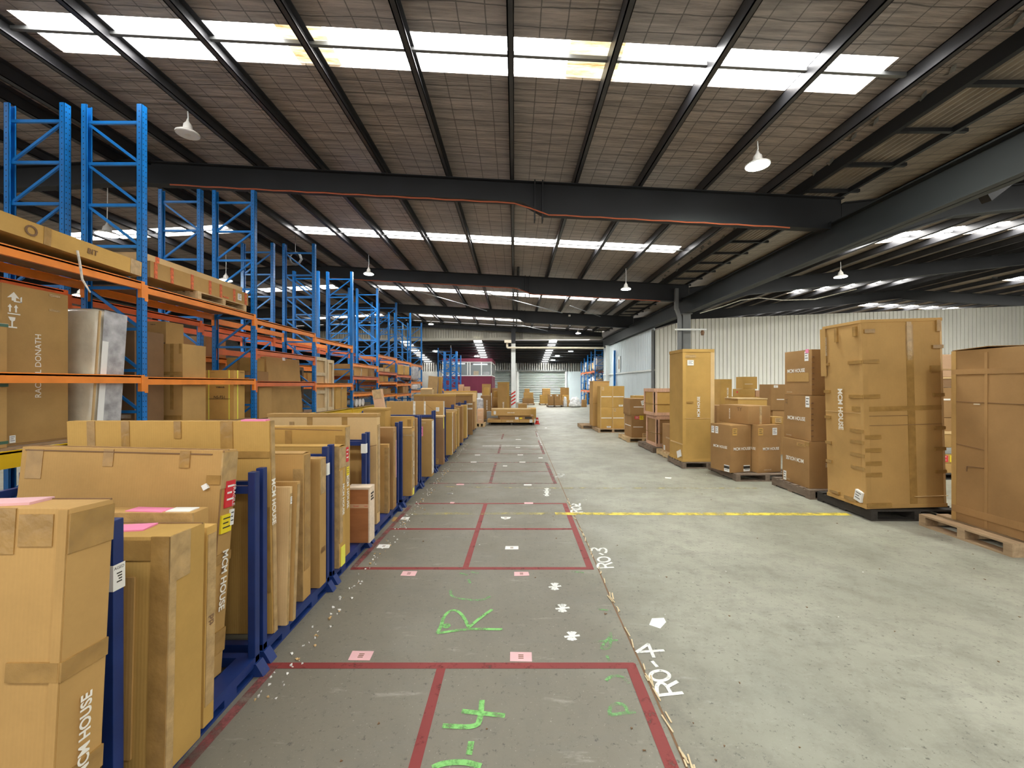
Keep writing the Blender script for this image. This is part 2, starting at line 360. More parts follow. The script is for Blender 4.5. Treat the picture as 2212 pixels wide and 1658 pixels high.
FACE = {'F': lambda W, D, Ht: (Vector((0, 0, 0)), Vector((1, 0, 0)), W, Vector((0, 0, 1)), Ht), 'R': lambda W, D, Ht: (Vector((W, 0, 0)), Vector((0, 1, 0)), D, Vector((0, 0, 1)), Ht),
        'L': lambda W, D, Ht: (Vector((0, D, 0)), Vector((0, -1, 0)), D, Vector((0, 0, 1)), Ht), 'T': lambda W, D, Ht: (Vector((0, 0, Ht)), Vector((1, 0, 0)), W, Vector((0, 1, 0)), D),
        'B': lambda W, D, Ht: (Vector((0, 0, 0)), Vector((1, 0, 0)), W, Vector((0, -1, 0)), D)}
def face_matrix(face, dims, u, v, rot=0, off=.002):
    o, U, ul, V, vl = FACE[face](*dims); nrm = U.cross(V); p = o + U * (u * ul) + V * (v * vl) + nrm * off
    c, s = math.cos(math.radians(rot)), math.sin(math.radians(rot)); A = U * c + V * s; B = V * c - U * s
    return Matrix(((A.x, B.x, nrm.x, p.x), (A.y, B.y, nrm.y, p.y), (A.z, B.z, nrm.z, p.z), (0, 0, 0, 1)))

def carton(label, loc, W, D, Ht, mat='card_tan', rot=0, lean=0, roll=0, feats=(), group=None, name='cardboard_carton', cat='carton', dent=.006):
    """loc: front-left-bottom corner; local x runs along the front face, y away from it; lean tips it about x, roll about y"""
    bm = card_body(W, D, Ht, dent, hash(label) % 9973 if False else sum(map(ord, label)))
    me = bpy.data.meshes.new(name); bm.to_mesh(me); bm.free(); me.materials.append(MATS[mat])
    for p in me.polygons: p.use_smooth = True
    me.set_sharp_from_angle(angle=math.radians(35))
    o = bpy.data.objects.new(name, me); COL.objects.link(o); o.location = loc
    o.rotation_euler = (math.radians(-lean), math.radians(roll), math.radians(rot)); tag(o, label, cat, group)
    dims = (W, D, Ht)
    for q_, f in enumerate(feats):
        k = f[0]; hz = .0022 + .0007 * q_
        if k == 'tape':                                  # face, u0, v0, u1, v1 (shares of the face)
            _, fc, u0, v0, u1, v1 = f[:6]; m = f[6] if len(f) > 6 else 'tape_brown'
            _o, U, ul, V, vl = FACE[fc](*dims); M = face_matrix(fc, dims, (u0 + u1) / 2, (v0 + v1) / 2, 0, .0)
            w, h = abs(u1 - u0) * ul / 2, abs(v1 - v0) * vl / 2
            t = MB().box(-w, w, -h, h, -.004, hz); x = t.build('tape_strip', m, o); x.matrix_local = M
        elif k == 'text':                                # face, string, u, v, width, rotation, ink, bold
            _, fc, s, u, v, w = f[:6]; r = f[6] if len(f) > 6 else 0; ink = f[7] if len(f) > 7 else 'ink_white'; bold = f[8] if len(f) > 8 else .035
            text_obj(s, ink, face_matrix(fc, dims, u, v, r, hz), w, o, bold, stretch=f[9] if len(f) > 9 else 1.0)
        elif k == 'label':                               # face, u, v, w, h, material, rotation
            _, fc, u, v, w, h = f[:6]; m = f[6] if len(f) > 6 else 'paper_white'; r = f[7] if len(f) > 7 else 0
            t = MB().box(-w / 2, w / 2, -h / 2, h / 2, -.004, hz)
            if len(f) <= 8 or f[8]:
                for q in range(3): t.box(-w * .36, w * (.36 - .2 * (q % 2)), h * (.3 - .25 * q) - h * .035, h * (.3 - .25 * q) + h * .035, hz, hz + .0006, 1)
            x = t.build('shipping_label', [m, 'ink_dark' if m != 'label_red' else 'paper_white'], o); x.matrix_local = face_matrix(fc, dims, u, v, r, .0)
        elif k == 'lid':                                 # a telescoping lid: a lip of height h around the top
            h = f[1]; t = MB(); e = .007
            t.box(-e, W + e, -e, D + e, Ht - h, Ht + .004); x = t.build('lid', f[2] if len(f) > 2 else mat, o, bevel=.003)
        elif k == 'base':
            h = f[1]; e = .008; t = MB().box(-e, W + e, -e, D + e, .001, h); x = t.build('base_tray', mat, o, bevel=.003)
        elif k == 'seam':                                # a dark score line across a face: u0,v0,u1,v1
            _, fc, u0, v0, u1, v1 = f[:6]; _o, U, ul, V, vl = FACE[fc](*dims)
            a = U * (u0 * ul) + V * (v0 * vl) + _o; b = U * (u1 * ul) + V * (v1 * vl) + _o; nrm = U.cross(V)
            t = MB().bar(a, b, .006, .006, up=nrm); x = t.build('fold_line', f[6] if len(f) > 6 else 'card_dark', o)
        elif k == 'corner':                              # a pale edge strip down a vertical edge: face, u, width
            _, fc, u, w = f[:4]; _o, U, ul, V, vl = FACE[fc](*dims); M = face_matrix(fc, dims, u, .5, 0, .0)
            t = MB().box(-w / 2, w / 2, -vl / 2 + .004, vl / 2 - .004, -.004, .004); x = t.build('edge_strip', f[4] if len(f) > 4 else 'card_pale', o); x.matrix_local = M
        elif k == 'flaps':                               # top flaps that do not quite close
            a = math.radians(f[1]); t = MB()
            for sgn in (0, 1):
                y0, y1 = (0.0, D * .49) if sgn == 0 else (D, D * .51); dz = abs(y1 - y0) * math.sin(a)
                t2 = MB().prism([(0.004, y0, Ht + .001), (W - .004, y0, Ht + .001), (W - .004, y1, Ht + .003 + dz), (.004, y1, Ht + .003 + dz)], (0, 0, .006)); t2.build('top_flap', mat, o)
    return o
# ------------------------------------------------------------------ camera, world, exposure
cam = bpy.data.cameras.new('camera'); co = bpy.data.objects.new('camera', cam); COL.objects.link(co); S.camera = co
cam.sensor_fit = 'HORIZONTAL'; cam.sensor_width = 36; cam.lens = 36 * F / 2212; cam.shift_x = -(CX - 1106) / 2212; cam.clip_end = 300; cam.clip_start = .05
co.location = (0, 0, H); co.rotation_euler = (math.radians(90), 0, 0)
S.view_settings.view_transform = 'Standard'; S.view_settings.look = 'None'; S.view_settings.gamma = 1; S.view_settings.use_curve_mapping = False
S.view_settings.exposure = 1.05
S.cycles.max_bounces = 7; S.cycles.diffuse_bounces = 5; S.cycles.glossy_bounces = 3; S.cycles.transparent_max_bounces = 8; S.cycles.sample_clamp_indirect = 6
S.cycles.caustics_reflective = False; S.cycles.caustics_refractive = False
w = bpy.data.worlds.new('world'); S.world = w; w.use_nodes = True
w.node_tree.nodes['Background'].inputs[0].default_value = (1.0, .97, .91, 1); w.node_tree.nodes['Background'].inputs[1].default_value = .62

# ------------------------------------------------------------------ the shell
XR, XV, XL, XE = -7.9, 6.6, -21.0, 34.0           # ridge, valley beam, far left, far right
R1, DY = 8.6, 7.5                                   # first rafter, rafter spacing
RAFT = [R1 + DY * i for i in (-1, 0, 1, 2, 3)]
YB, YG, YA = -3.0, 31.2, 40.0                      # open end behind the camera, gable, far wall of the annex
SL = .053
def zroof(x):                                       # underside of the insulation over the marked bay
    return H + 4.37 - SL * x if x > XR else H + 4.37 - SL * XR - SL * (XR - x)
def zroof_r(x): return 5.7 + .105 * (x - 7) if x < 22 else 5.7 + .105 * 15 - .05 * (x - 22)
def zannex(y): return 4.97 - .125 * (y - YG)

fl = MB().quad((XL, YB, 0), (XE, YB, 0), (XE, YA, 0), (XL, YA, 0)); floor = struct(fl, 'floor', 'concrete')

# skylight rows: (y0, y1, x0, x1) on the marked bay
SKY = [(5.25, 5.92, -6.4, 4.85), (12.44, 13.08, -6.6, 5.0), (19.95, 20.75, -6.7, 5.1), (28.25, 29.0, -6.5, 4.6), (-1.9, -1.2, -6.4, 4.9)]
SKYL = [(5.25, 5.92, -15, -8.6), (12.44, 13.08, -16, -8.7), (19.95, 20.7, -16, -8.7), (28.2, 28.9, -14, -9)]
SKYR = [(-1.9, -1.2, 8.0, 21), (5.2, 6.0, 8.5, 21), (12.1, 13.1, 8.9, 21), (20.8, 21.6, 14.0, 20), (20.8, 21.6, 24.5, 33), (28.0, 29.0, 13.0, 21.5), (28.0, 29.0, 23.5, 33.0)]
win = [0]
def roof(name, zf, xa, xb, ya, yb, sky, mat, steps=2):
    """a slab of insulation with a slot left open for every skylight row"""
    m = MB(); cuts = sorted([s for s in sky if s[0] > ya and s[1] < yb]); T = .06
    def slab(x0, x1, y0, y1):
        if x1 - x0 < .01 or y1 - y0 < .01: return
        m.prism([(x0, y0, zf(x0)), (x1, y0, zf(x1)), (x1, y0, zf(x1) + T), (x0, y0, zf(x0) + T)], (0, y1 - y0, 0))
    rows = sorted({c[:2] for c in cuts}); y = ya
    for (a, b) in rows:
        slab(xa, xb, y, a); x = xa
        for c in sorted([c for c in cuts if c[:2] == (a, b)], key=lambda c: c[2]): slab(x, c[2], a, b); x = c[3]
        slab(x, xb, a, b); y = b
    slab(xa, xb, y, yb)
    return struct(m, name, mat)
roof('ceiling', zroof, XR, 6.0, YB, YG, SKY, 'insulation')
roof('ceiling_west', zroof, XL, XR, YB, YG, SKYL, 'insulation')
rr_sky = SKYR
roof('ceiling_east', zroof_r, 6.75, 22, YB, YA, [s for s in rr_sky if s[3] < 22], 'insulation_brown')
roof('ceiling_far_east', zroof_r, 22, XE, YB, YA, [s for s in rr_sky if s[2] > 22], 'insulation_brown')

def skylight(s, zf, stains=(), mat='skylight'):
    """translucent ribbed sheets over the slot, with the batten under them"""
    win[0] += 1
    y0, y1, x0, x1 = s; segs = [(x0, x1, 0)]
    for a, b in stains:
        segs = [q for (p, r, k) in segs for q in ((p, a, k), (a, b, 1), (b, r, k)) if q[1] - q[0] > .01] if any(p < a < r for p, r, k in segs) else segs
    # cut the row at the stains, whichever sheet they fall in
    out = []; xs = sorted({x0, x1, *[q for st in stains for q in st]})
    for p, r in zip(xs, xs[1:]): out.append((p, r, 1 if any(abs(p - a) < 1e-6 for a, b in stains) else 0))
    m = MB()
    for p, r, k in out: m.prism([(p, y0, zf(p) + .03), (r, y0, zf(r) + .03), (r, y0, zf(r) + .045), (p, y0, zf(p) + .045)], (0, y1 - y0, 0), k)
    o = struct(m, 'window_%d' % win[0], [mat, 'skylight_stained'])
    if x1 - x0 > 3:
        ym = y0 + (y1 - y0) * .36; b = MB().bar((x0 - .3, ym, zf(x0 - .3) - .03), (x1 + .3, ym, zf(x1 + .3) - .03), .05, .05); b.build('batten', 'steel_grey', o)
    return o
skylight(SKY[0], zroof, [(-3.05, -2.45), (.72, 1.42)])
for s in SKY[1:]: skylight(s, zroof)
for s in SKYL: skylight(s, zroof)
for i, s in enumerate(rr_sky): skylight(s, zroof_r, mat='skylight_dim')

# purlins: dark C sections under the insulation
def purlin(x, zf, y0, y1, hgt=.2, fl=.075, mat='steel_purlin', lap=0):
    z = zf(x) - .003; m = MB()
    m.box(x - .008, x + .008, y0, y1, z - hgt, z); m.box(x - .008, x + fl, y0, y1, z - hgt, z - hgt + .012); m.box(x - .008, x + fl, y0, y1, z - .012, z)
    m.box(x + fl - .01, x + fl, y0, y1, z - hgt, z - hgt + .03)
    return struct(m, 'purlin_beam', mat)
for k in range(-5, 5): purlin(-.08 + 1.31 * k, zroof, YB, YG)
for x in (-.22, .06): pass
purlin(.12, zroof, 15.5, YG)
for x in (XR - .3, XR + .3): purlin(x, zroof, YB, YG, .26, .1)
for k in range(1, 9): purlin(XR - .25 - 1.4 * k, zroof, YB, YG)
for k in range(12): purlin(7.9 + 1.3 * k, zroof_r, YB, YA, .2)
for k in range(8): purlin(23.1 + 1.35 * k, zroof_r, YB, YA, .2)

# rafters: I-sections on the portal lines, deeper past the splice near the valley
def rafter(name, prof, y, fw=.2, mat='steel_dark'):
    """prof: (x, top, bottom) along the web"""
    m = MB(); tops = [(x, y - .008, t) for x, t, b in prof]; bots = [(x, y - .008, b) for x, t, b in prof]
    for i in range(len(prof) - 1): m.prism([tops[i], tops[i + 1], bots[i + 1], bots[i]], (0, .016, 0))
    for (x0, t0, b0), (x1, t1, b1) in zip(prof, prof[1:]):
        m.prism([(x0, y - fw / 2, t0), (x1, y - fw / 2, t1), (x1, y - fw / 2, t1 - .018), (x0, y - fw / 2, t0 - .018)], (0, fw, 0))
        m.prism([(x0, y - fw / 2, b0), (x1, y - fw / 2, b1), (x1, y - fw / 2, b1 + .018), (x0, y - fw / 2, b0 + .018)], (0, fw, 0))
    for x in (.42, .58):
        if prof[0][0] < x < prof[-1][0]:
            zt = zroof(x) - .21; m.box(x - .012, x + .012, y - .11, y + .11, zt - .78, zt + .03)
    return struct(m, name, mat)
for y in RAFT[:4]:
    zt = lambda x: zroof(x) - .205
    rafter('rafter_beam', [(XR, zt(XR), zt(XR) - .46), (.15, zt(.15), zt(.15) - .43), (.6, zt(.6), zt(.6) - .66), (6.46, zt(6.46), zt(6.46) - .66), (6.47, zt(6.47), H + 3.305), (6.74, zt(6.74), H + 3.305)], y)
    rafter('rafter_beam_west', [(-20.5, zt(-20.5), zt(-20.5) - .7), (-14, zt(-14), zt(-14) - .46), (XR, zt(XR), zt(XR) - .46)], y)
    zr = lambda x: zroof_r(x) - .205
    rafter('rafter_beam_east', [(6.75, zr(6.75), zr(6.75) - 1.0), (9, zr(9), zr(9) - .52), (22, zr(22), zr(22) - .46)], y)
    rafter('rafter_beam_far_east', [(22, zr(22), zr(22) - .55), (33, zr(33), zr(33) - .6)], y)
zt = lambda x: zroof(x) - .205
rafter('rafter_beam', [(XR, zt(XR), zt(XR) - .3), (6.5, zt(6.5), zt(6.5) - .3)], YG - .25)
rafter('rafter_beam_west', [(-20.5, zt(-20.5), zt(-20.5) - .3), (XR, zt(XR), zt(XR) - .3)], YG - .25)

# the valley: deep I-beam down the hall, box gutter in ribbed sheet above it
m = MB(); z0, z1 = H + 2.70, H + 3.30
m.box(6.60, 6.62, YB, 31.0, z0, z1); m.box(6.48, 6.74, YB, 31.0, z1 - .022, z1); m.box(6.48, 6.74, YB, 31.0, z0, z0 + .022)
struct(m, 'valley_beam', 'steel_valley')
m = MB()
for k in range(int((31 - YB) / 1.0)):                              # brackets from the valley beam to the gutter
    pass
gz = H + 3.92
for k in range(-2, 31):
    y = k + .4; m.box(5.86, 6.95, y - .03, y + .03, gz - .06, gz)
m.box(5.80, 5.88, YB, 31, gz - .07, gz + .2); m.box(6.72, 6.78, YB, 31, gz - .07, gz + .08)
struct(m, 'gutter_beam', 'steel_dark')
m = MB(); n = 32
pts = []
for i in range(n + 1):
    x = 5.88 + .84 * i / n; pts.append((x, gz + .02 + (.04 if i % 4 in (1, 2) else 0)))
for (xa, za), (xb, zb) in zip(pts, pts[1:]): m.quad((xa, YB, za), (xb, YB, zb), (xb, 31, zb), (xa, 31, za))
struct(m, 'ceiling_gutter', 'gutter_sheet')
m = MB().prism([(6.78, YB, gz), (8.2, YB, zroof_r(8.2) - .02), (8.2, YB, zroof_r(8.2)), (6.78, YB, zroof_r(6.78))], (0, 34, 0))
for y in (R1,):                                                     # raking brace beyond the valley beam
    m2 = MB().bar((7.0, R1 - 2.4, H + 2.75), (8.6, R1 - 2.2, H + 3.9), .12, .12); m2.bar((6.7, R1 - 3.6, H + 3.0), (9.4, R1 - 3.4, H + 3.3), .1, .3); struct(m2, 'brace_beam', 'steel_dark')

# columns on the valley line
def column(y, base_mat='steel_grey', zt=H + 2.70, x=6.61):
    m = MB(); m.box(x - .15, x + .15, y - .14, y - .12, 0, zt); m.box(x - .15, x + .15, y + .12, y + .14, 0, zt); m.box(x - .01, x + .01, y - .12, y + .12, 0, zt)
    m.box(x - .2, x + .2, y - .2, y + .2, 0, .02); m.box(x - .2, x + .2, y - .2, y + .2, zt - .02, zt)
    return struct(m, 'column', base_mat)
column(RAFT[2]); column(RAFT[0]); column(YG - 1.9, 'white_steel')

# walls
def ribbed(name, p0, p1, zb, ztop, mat, pitch=.19, groove=.03, depth=.022, side=-1, extra=None):
    """vertical pan-and-groove sheeting between two floor points; ztop(t) gives the head, side says which way the grooves sink"""
    p0, p1 = Vector((*p0, 0)), Vector((*p1, 0)); d = p1 - p0; ln = d.length; d.normalize(); nrm = Vector((-d.y, d.x, 0)) * side
    m = MB(); s = 0.0; prof = []
    while s < ln:
        prof += [(s, 0), (min(ln, s + pitch - groove), 0), (min(ln, s + pitch - groove + .004), depth), (min(ln, s + pitch - .004), depth)]; s += pitch
    prof.append((ln, 0))
    for (a, da), (b, db) in zip(prof, prof[1:]):
        if b - a < 1e-5: continue
        A = p0 + d * a + nrm * da; B = p0 + d * b + nrm * db; za, zb2 = ztop(a / ln), ztop(b / ln); z0a = zb(a / ln) if callable(zb) else zb
        m.quad((A.x, A.y, z0a), (B.x, B.y, z0a), (B.x, B.y, zb2), (A.x, A.y, za))
    back = nrm * .08                                                 # a solid back to the sheet
    a, b = p0 + back, p1 + back; z0a = zb(0) if callable(zb) else zb
    k = 12
    for i in range(k):
        q, r = a.lerp(b, i / k), a.lerp(b, (i + 1) / k); m.quad((r.x, r.y, z0a), (q.x, q.y, z0a), (q.x, q.y, ztop(i / k)), (r.x, r.y, ztop((i + 1) / k)))
    for q, e, t in ((p0, a, 0), (p1, b, 1)): m.quad((q.x, q.y, z0a), (e.x, e.y, z0a), (e.x, e.y, ztop(t)), (q.x, q.y, ztop(t)))
    for i in range(k):
        q, r = p0.lerp(p1, i / k), p0.lerp(p1, (i + 1) / k); t0, t1 = ztop(i / k), ztop((i + 1) / k)
        m.quad((q.x, q.y, t0), (r.x, r.y, t1), (r.x + back.x, r.y + back.y, t1), (q.x + back.x, q.y + back.y, t0))
    return struct(m, name, mat)
def poly(pts):
    def f(t):
        for (a, za), (b, zb) in zip(pts, pts[1:]):
            if t <= b: return za + (zb - za) * (t - a) / (b - a)
        return pts[-1][1]
    return f
YW = 20.0
wn = ribbed('wall_north', (6.62, YW), (33.5, YW), 0, poly([(0, 4.27), (.037, 4.62), (.07, 4.86), (.667, 5.5), (1, 5.8)]), 'wall_white', pitch=.19, groove=.034, depth=.06, side=1)
ws = ribbed('wall_side', (6.68, YW), (6.68, 31.0), 2.45, poly([(0, 4.43), (1, 4.43)]), 'wall_bluewhite', pitch=.3, side=-1)
ribbed('wall_side_lower', (6.68, YW), (6.68, 31.0), 0, poly([(0, 2.4), (1, 2.4)]), 'wall_bluewhite', pitch=.9, groove=.012, depth=.012, side=-1)
struct(MB().box(6.6, 6.7, YW, 31.0, 2.38, 2.46), 'trim_1', 'white_steel')
struct(MB().box(6.58, 6.70, YW - .05, YW + .05, 0, 4.35), 'trim_2', 'steel_grey')
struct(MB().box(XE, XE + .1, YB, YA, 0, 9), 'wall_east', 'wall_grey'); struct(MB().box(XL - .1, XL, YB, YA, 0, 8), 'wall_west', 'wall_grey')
# gable sheet at the end of the bay, open below to the annex
zg0, zg1 = H + 3.40, H + 3.50
def ztopg(x): return zroof(x) - .02
ribbed('wall_gable', (XR, YG), (6.6, YG), poly([(0, zg0), (1, zg1)]), lambda t: ztopg(XR + (6.6 - XR) * t), 'sheet_cream', pitch=.19, groove=.09, depth=.16, side=1)
ribbed('wall_gable_west', (XL, YG), (XR, YG), zg0, lambda t: ztopg(XL + (XR - XL) * t), 'sheet_cream', pitch=.19, groove=.09, depth=.16, side=1)
m = MB().prism([(XR, YG - .16, zg0 - .2), (6.6, YG - .16, zg1 - .14), (6.6, YG - .16, zg1), (XR, YG - .16, zg0)], (0, .14, 0)); m.box(XL, XR, YG - .16, YG - .02, zg0 - .2, zg0); struct(m, 'gable_beam', 'sheet_cream')
# annex: low ribbed roof falling to the far wall, strips of sheet let the day in
AX0, AX1 = XL, 8.2
strips = [(-8.6, -7.9), (-3.05, -2.45), (2.62, 3.2)]
m = MB(); x = AX0
for a, b in strips + [(AX1, AX1)]:
    m.prism([(x, YG, zannex(YG)), (a, YG, zannex(YG)), (a, YG, zannex(YG) + .05), (x, YG, zannex(YG) + .05)], (0, YA - YG, zannex(YA) - zannex(YG))); x = b
struct(m, 'ceiling_annex', 'annex_roof')
for a, b in strips:
    win[0] += 1; m = MB().prism([(a, YG, zannex(YG) + .02), (b, YG, zannex(YG) + .02), (b, YG, zannex(YG) + .04), (a, YG, zannex(YG) + .04)], (0, YA - YG, zannex(YA) - zannex(YG)))
    struct(m, 'window_%d' % win[0], 'skylight_dim')
for k in range(9):
    y = YG + .5 + k * 1.0; z = zannex(y); struct(MB().box(AX0, AX1, y - .03, y + .03, z - .16, z), 'purlin_beam_annex', 'steel_dark')
def zb(t): return 0
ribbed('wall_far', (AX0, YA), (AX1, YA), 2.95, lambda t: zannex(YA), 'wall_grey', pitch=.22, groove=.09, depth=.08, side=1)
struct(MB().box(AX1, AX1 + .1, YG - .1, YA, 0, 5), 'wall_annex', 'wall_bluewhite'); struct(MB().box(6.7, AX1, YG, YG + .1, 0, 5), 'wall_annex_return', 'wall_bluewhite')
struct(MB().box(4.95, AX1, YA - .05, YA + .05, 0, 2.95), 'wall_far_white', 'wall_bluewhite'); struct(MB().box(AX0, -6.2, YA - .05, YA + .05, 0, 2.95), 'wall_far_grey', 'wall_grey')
# roller doors in the far wall
def roller(n, x0, x1, zt, y):
    m = MB(); k = int(zt / .16)
    for i in range(k):
        z = zt * i / k; h = zt / k
        m.quad((x0, y, z), (x1, y, z), (x1, y + .06, z + h * .5), (x0, y + .06, z + h * .5)); m.quad((x0, y + .06, z + h * .5), (x1, y + .06, z + h * .5), (x1, y, z + h), (x0, y, z + h))
    o = struct(m, 'door_%d' % n, 'roller_grey')
    f = MB().box(x0 - .14, x0, y - .12, y + .06, 0, zt + .1); f.build('door_guide', 'white_steel', o); f = MB().box(x1, x1 + .14, y - .12, y + .06, 0, zt + .1); f.build('door_guide', 'white_steel', o)
    f = MB().box(x0 - .1, x1 + .1, y - .25, y + .05, zt, zt + .14); f.build('door_head', 'steel_grey', o); return o
roller(1, .45, 4.85, 2.95, YA - .1); roller(2, -3.2, -.25, 2.95, YA - .05); roller(3, -6.1, -3.5, 2.95, YA - .05)
struct(MB().box(-.08, .28, YA - .14, YA, 0, 4.0), 'column_far', 'white_steel')

# white column at the gable with a red and white hazard spiral
m = MB(); cx, cy = -.07, YG - .4
m.box(cx - .16, cx + .16, cy - .15, cy + .15, .0, 4.72, 0); m.box(cx - .16, cx + .16, cy - .15, cy + .15, 4.72, zroof(cx) - .2, 1)
col = struct(m, 'column_white', ['white_steel', 'steel_dark'])
m = MB()
for i in range(4):
    z = .15 + i * .26
    for sgn, y in ((1, cy - .153), (-1, cy + .153)): m.prism([(cx - .162, y, z), (cx + .162, y, z + .14 * sgn + .07), (cx + .162, y, z + .14 * sgn + .19), (cx - .162, y, z + .12)], (0, .004 * -sgn, 0))
m.build('hazard_stripe', 'red_plastic', col)

# ------------------------------------------------------------------ floor paint, traced where it lies on the slab
def ribbon(pts, wid, z=.002, mb=None):
    m = mb or MB(); pts = [Vector((p[0], p[1], z)) for p in pts]; lv = []
    for i, p in enumerate(pts):
        d = (pts[min(i + 1, len(pts) - 1)] - pts[max(i - 1, 0)]); d.z = 0; d.normalize(); nrm = Vector((-d.y, d.x, 0)) * wid / 2; lv.append((p + nrm, p - nrm))
    for (a, b), (c, d) in zip(lv, lv[1:]): m.quad(b, d, c, a)
    return m
LZ = [0]
def line(x0, y0, x1, y1, wid, mat, z=.0012, name='floor_line'):
    LZ[0] += 1; z += .00004 * LZ[0]
    m = ribbon([(x0 + (x1 - x0) * i / 8, y0 + (y1 - y0) * i / 8) for i in range(9)], wid, z); o = m.build(name, mat, floor); return o
RW = .055
for y, x0, x1, mt in ((2.59, -1.62, .75, 'paint_red'), (3.955, -1.55, .75, 'paint_red'), (5.03, -1.5, .72, 'paint_red'), (6.10, -1.45, .75, 'paint_red'), (7.34, -1.5, .72, 'paint_red_faint'), (8.33, -1.5, .7, 'paint_red_faint'),
                      (9.29, -1.5, .72, 'paint_red_faint'), (10.45, -1.5, .75, 'paint_red_faint'), (11.2, -1.4, .75, 'paint_red_faint'), (15.6, -1.2, .7, 'paint_white_faint'), (14.2, -1.3, .2, 'paint_red_faint')):
    line(x0, y, x1, y, RW if y < 6 else .05, mt)
line(-.9, 11.78, .7, 11.78, .07, 'paint_white', .003)
for y0, y1, x0, x1, mt in ((.4, 2.59, -.47, -.45, 'paint_red'), (3.955, 6.1, -.465, -.42, 'paint_red'), (7.34, 9.3, -.425, -.41, 'paint_red_faint'), (10.5, 12.0, -.4, -.39, 'paint_red_faint'), (13.2, 14.6, -.4, -.38, 'paint_red_faint')): line(x0, y0, x1, y1, RW, mt)
for y0, y1, x0, x1, mt in ((.4, 2.61, .705, .725, 'paint_red'), (3.93, 6.12, .72, .735, 'paint_red'), (7.3, 9.3, .72, .71, 'paint_red_faint'), (10.4, 12.9, .74, .76, 'paint_red_faint'), (13.8, 15.4, .78, .8, 'paint_red_faint')): line(x0, y0, x1, y1, RW + .01, mt)
for y0, y1 in ((.9, 2.59), (3.95, 6.0)): line(-1.53, y0, -1.49, y1, RW, 'paint_red_faint')
line(.79, 11.9, .82, 15.2, .06, 'paint_white_faint', .003)
line(.55, 5.62, 4.5, 5.60, .11, 'paint_yellow', .001); line(-1.4, 5.63, .55, 5.62, .09, 'paint_yellow_faint', .001); line(.5, 7.0, 4.1, 7.0, .06, 'paint_yellow_faint', .001); line(-1.2, 7.1, .5, 7.0, .05, 'paint_yellow_faint', .001)
jo = ribbon([(.79, .3), (.785, 1.6), (.79, 2.6), (.785, 3.3), (.80, 4.4), (.80, 6), (.82, 9), (.84, 13), (.85, 17.5), (.9, 28)], .012, .0012); jo.build('expansion_joint', 'ink_brown', floor)
m = MB()
rj = random.Random(5)
for i in range(70):
    y = .8 + rj.random() ** 1.6 * 5.5; a = rj.uniform(-.25, .25); x = .795 + rj.uniform(-.012, .012); l = rj.uniform(.03, .11)
    m.prism([(x, y, .003), (x + .008, y, .003), (x + .008 + l * math.sin(a), y + l * math.cos(a), .004), (x + l * math.sin(a), y + l * math.cos(a), .004)], (0, 0, .004))
tag(m.build('straw_debris', 'timber_pale'), 'pale splinters and straw caught along the floor joint', 'debris', kind='stuff')

def sp(pts, off=(700, 1000), s=2.52):
    return [G(off[0] + x / s, off[1] + y / s) for x, y in pts]
def arc(cx, cy, rx, ry, a0=0, a1=360, n=16):
    return [(cx + rx * math.cos(math.radians(a0 + (a1 - a0) * i / n)), cy + ry * math.sin(math.radians(a0 + (a1 - a0) * i / n))) for i in range(n + 1)]
def smooth(p, n=3):
    for _ in range(n):
        q = [p[0]]
        for a, b in zip(p, p[1:]): q += [(a[0] * .75 + b[0] * .25, a[1] * .75 + b[1] * .25), (a[0] * .25 + b[0] * .75, a[1] * .25 + b[1] * .75)]
        p = q + [p[-1]]
    return p
def strokes(name, ss, wid, mat, z=.002):
    m = MB()
    for s in ss: ribbon([(v.x, v.y) for v in sp(smooth(s, 2) if len(s) > 2 else [(s[0][0] + (s[1][0] - s[0][0]) * i / 5, s[0][1] + (s[1][1] - s[0][1]) * i / 5) for i in range(6)])], wid, z, m); z += .0002
    return m.build(name, mat, floor)
strokes('painted_lettering', [[(1812, 1265), (1955, 1250)], [(1815, 1262), (1808, 1215), (1828, 1192), (1860, 1205), (1888, 1252)], [(1868, 1218), (1925, 1188)], arc(1828, 1158, 52, 28), [(1785, 1078), (1814, 1110)],
        [(1852, 1020), (1700, 1030)], [(1700, 1030), (1768, 984)], [(1764, 984), (1796, 1060)]], .022, 'paint_white')
strokes('painted_lettering', [[(1490, 571), (1578, 567)], [(1492, 570), (1489, 552), (1503, 543), (1525, 551), (1536, 568)], [(1526, 556), (1568, 541)], arc(1523, 525, 32, 14), [(1498, 490), (1520, 500)],
        [(1455, 478), (1458, 464), (1480, 462), (1496, 484), (1500, 466), (1528, 462), (1540, 478), (1530, 490)]], .024, 'paint_white')
strokes('painted_lettering', [[(1345, 269), (1410, 266)], [(1347, 268), (1345, 258), (1360, 252), (1376, 266)], [(1366, 259), (1402, 250)], arc(1372, 243, 24, 7), [(1365, 228), (1378, 234)], [(1350, 228), (1356, 221), (1372, 225), (1392, 236), (1392, 219)]], .028, 'paint_white')
strokes('painted_lettering', [[(1262, 79), (1312, 78)], [(1263, 78), (1264, 72), (1280, 70), (1288, 78)], [(1285, 74), (1305, 69)], arc(1290, 64, 18, 4), [(1270, 58), (1310, 60)]], .035, 'paint_white_faint')
for cx, cy, r in ((1257, 672, 34), (1298, 790, 38), (1350, 942, 42), (1213, 148, 20), (1213, 169, 20)):
    strokes('painted_star', [[(cx - r, cy + r * .1), (cx + r, cy - r * .1)], [(cx - r * .55, cy - r * .55), (cx + r * .5, cy + r * .5)], [(cx - r * .5, cy + r * .5), (cx + r * .45, cy - r * .55)], [(cx, cy - r * .6), (cx, cy + r * .6)]], .022, 'paint_white')
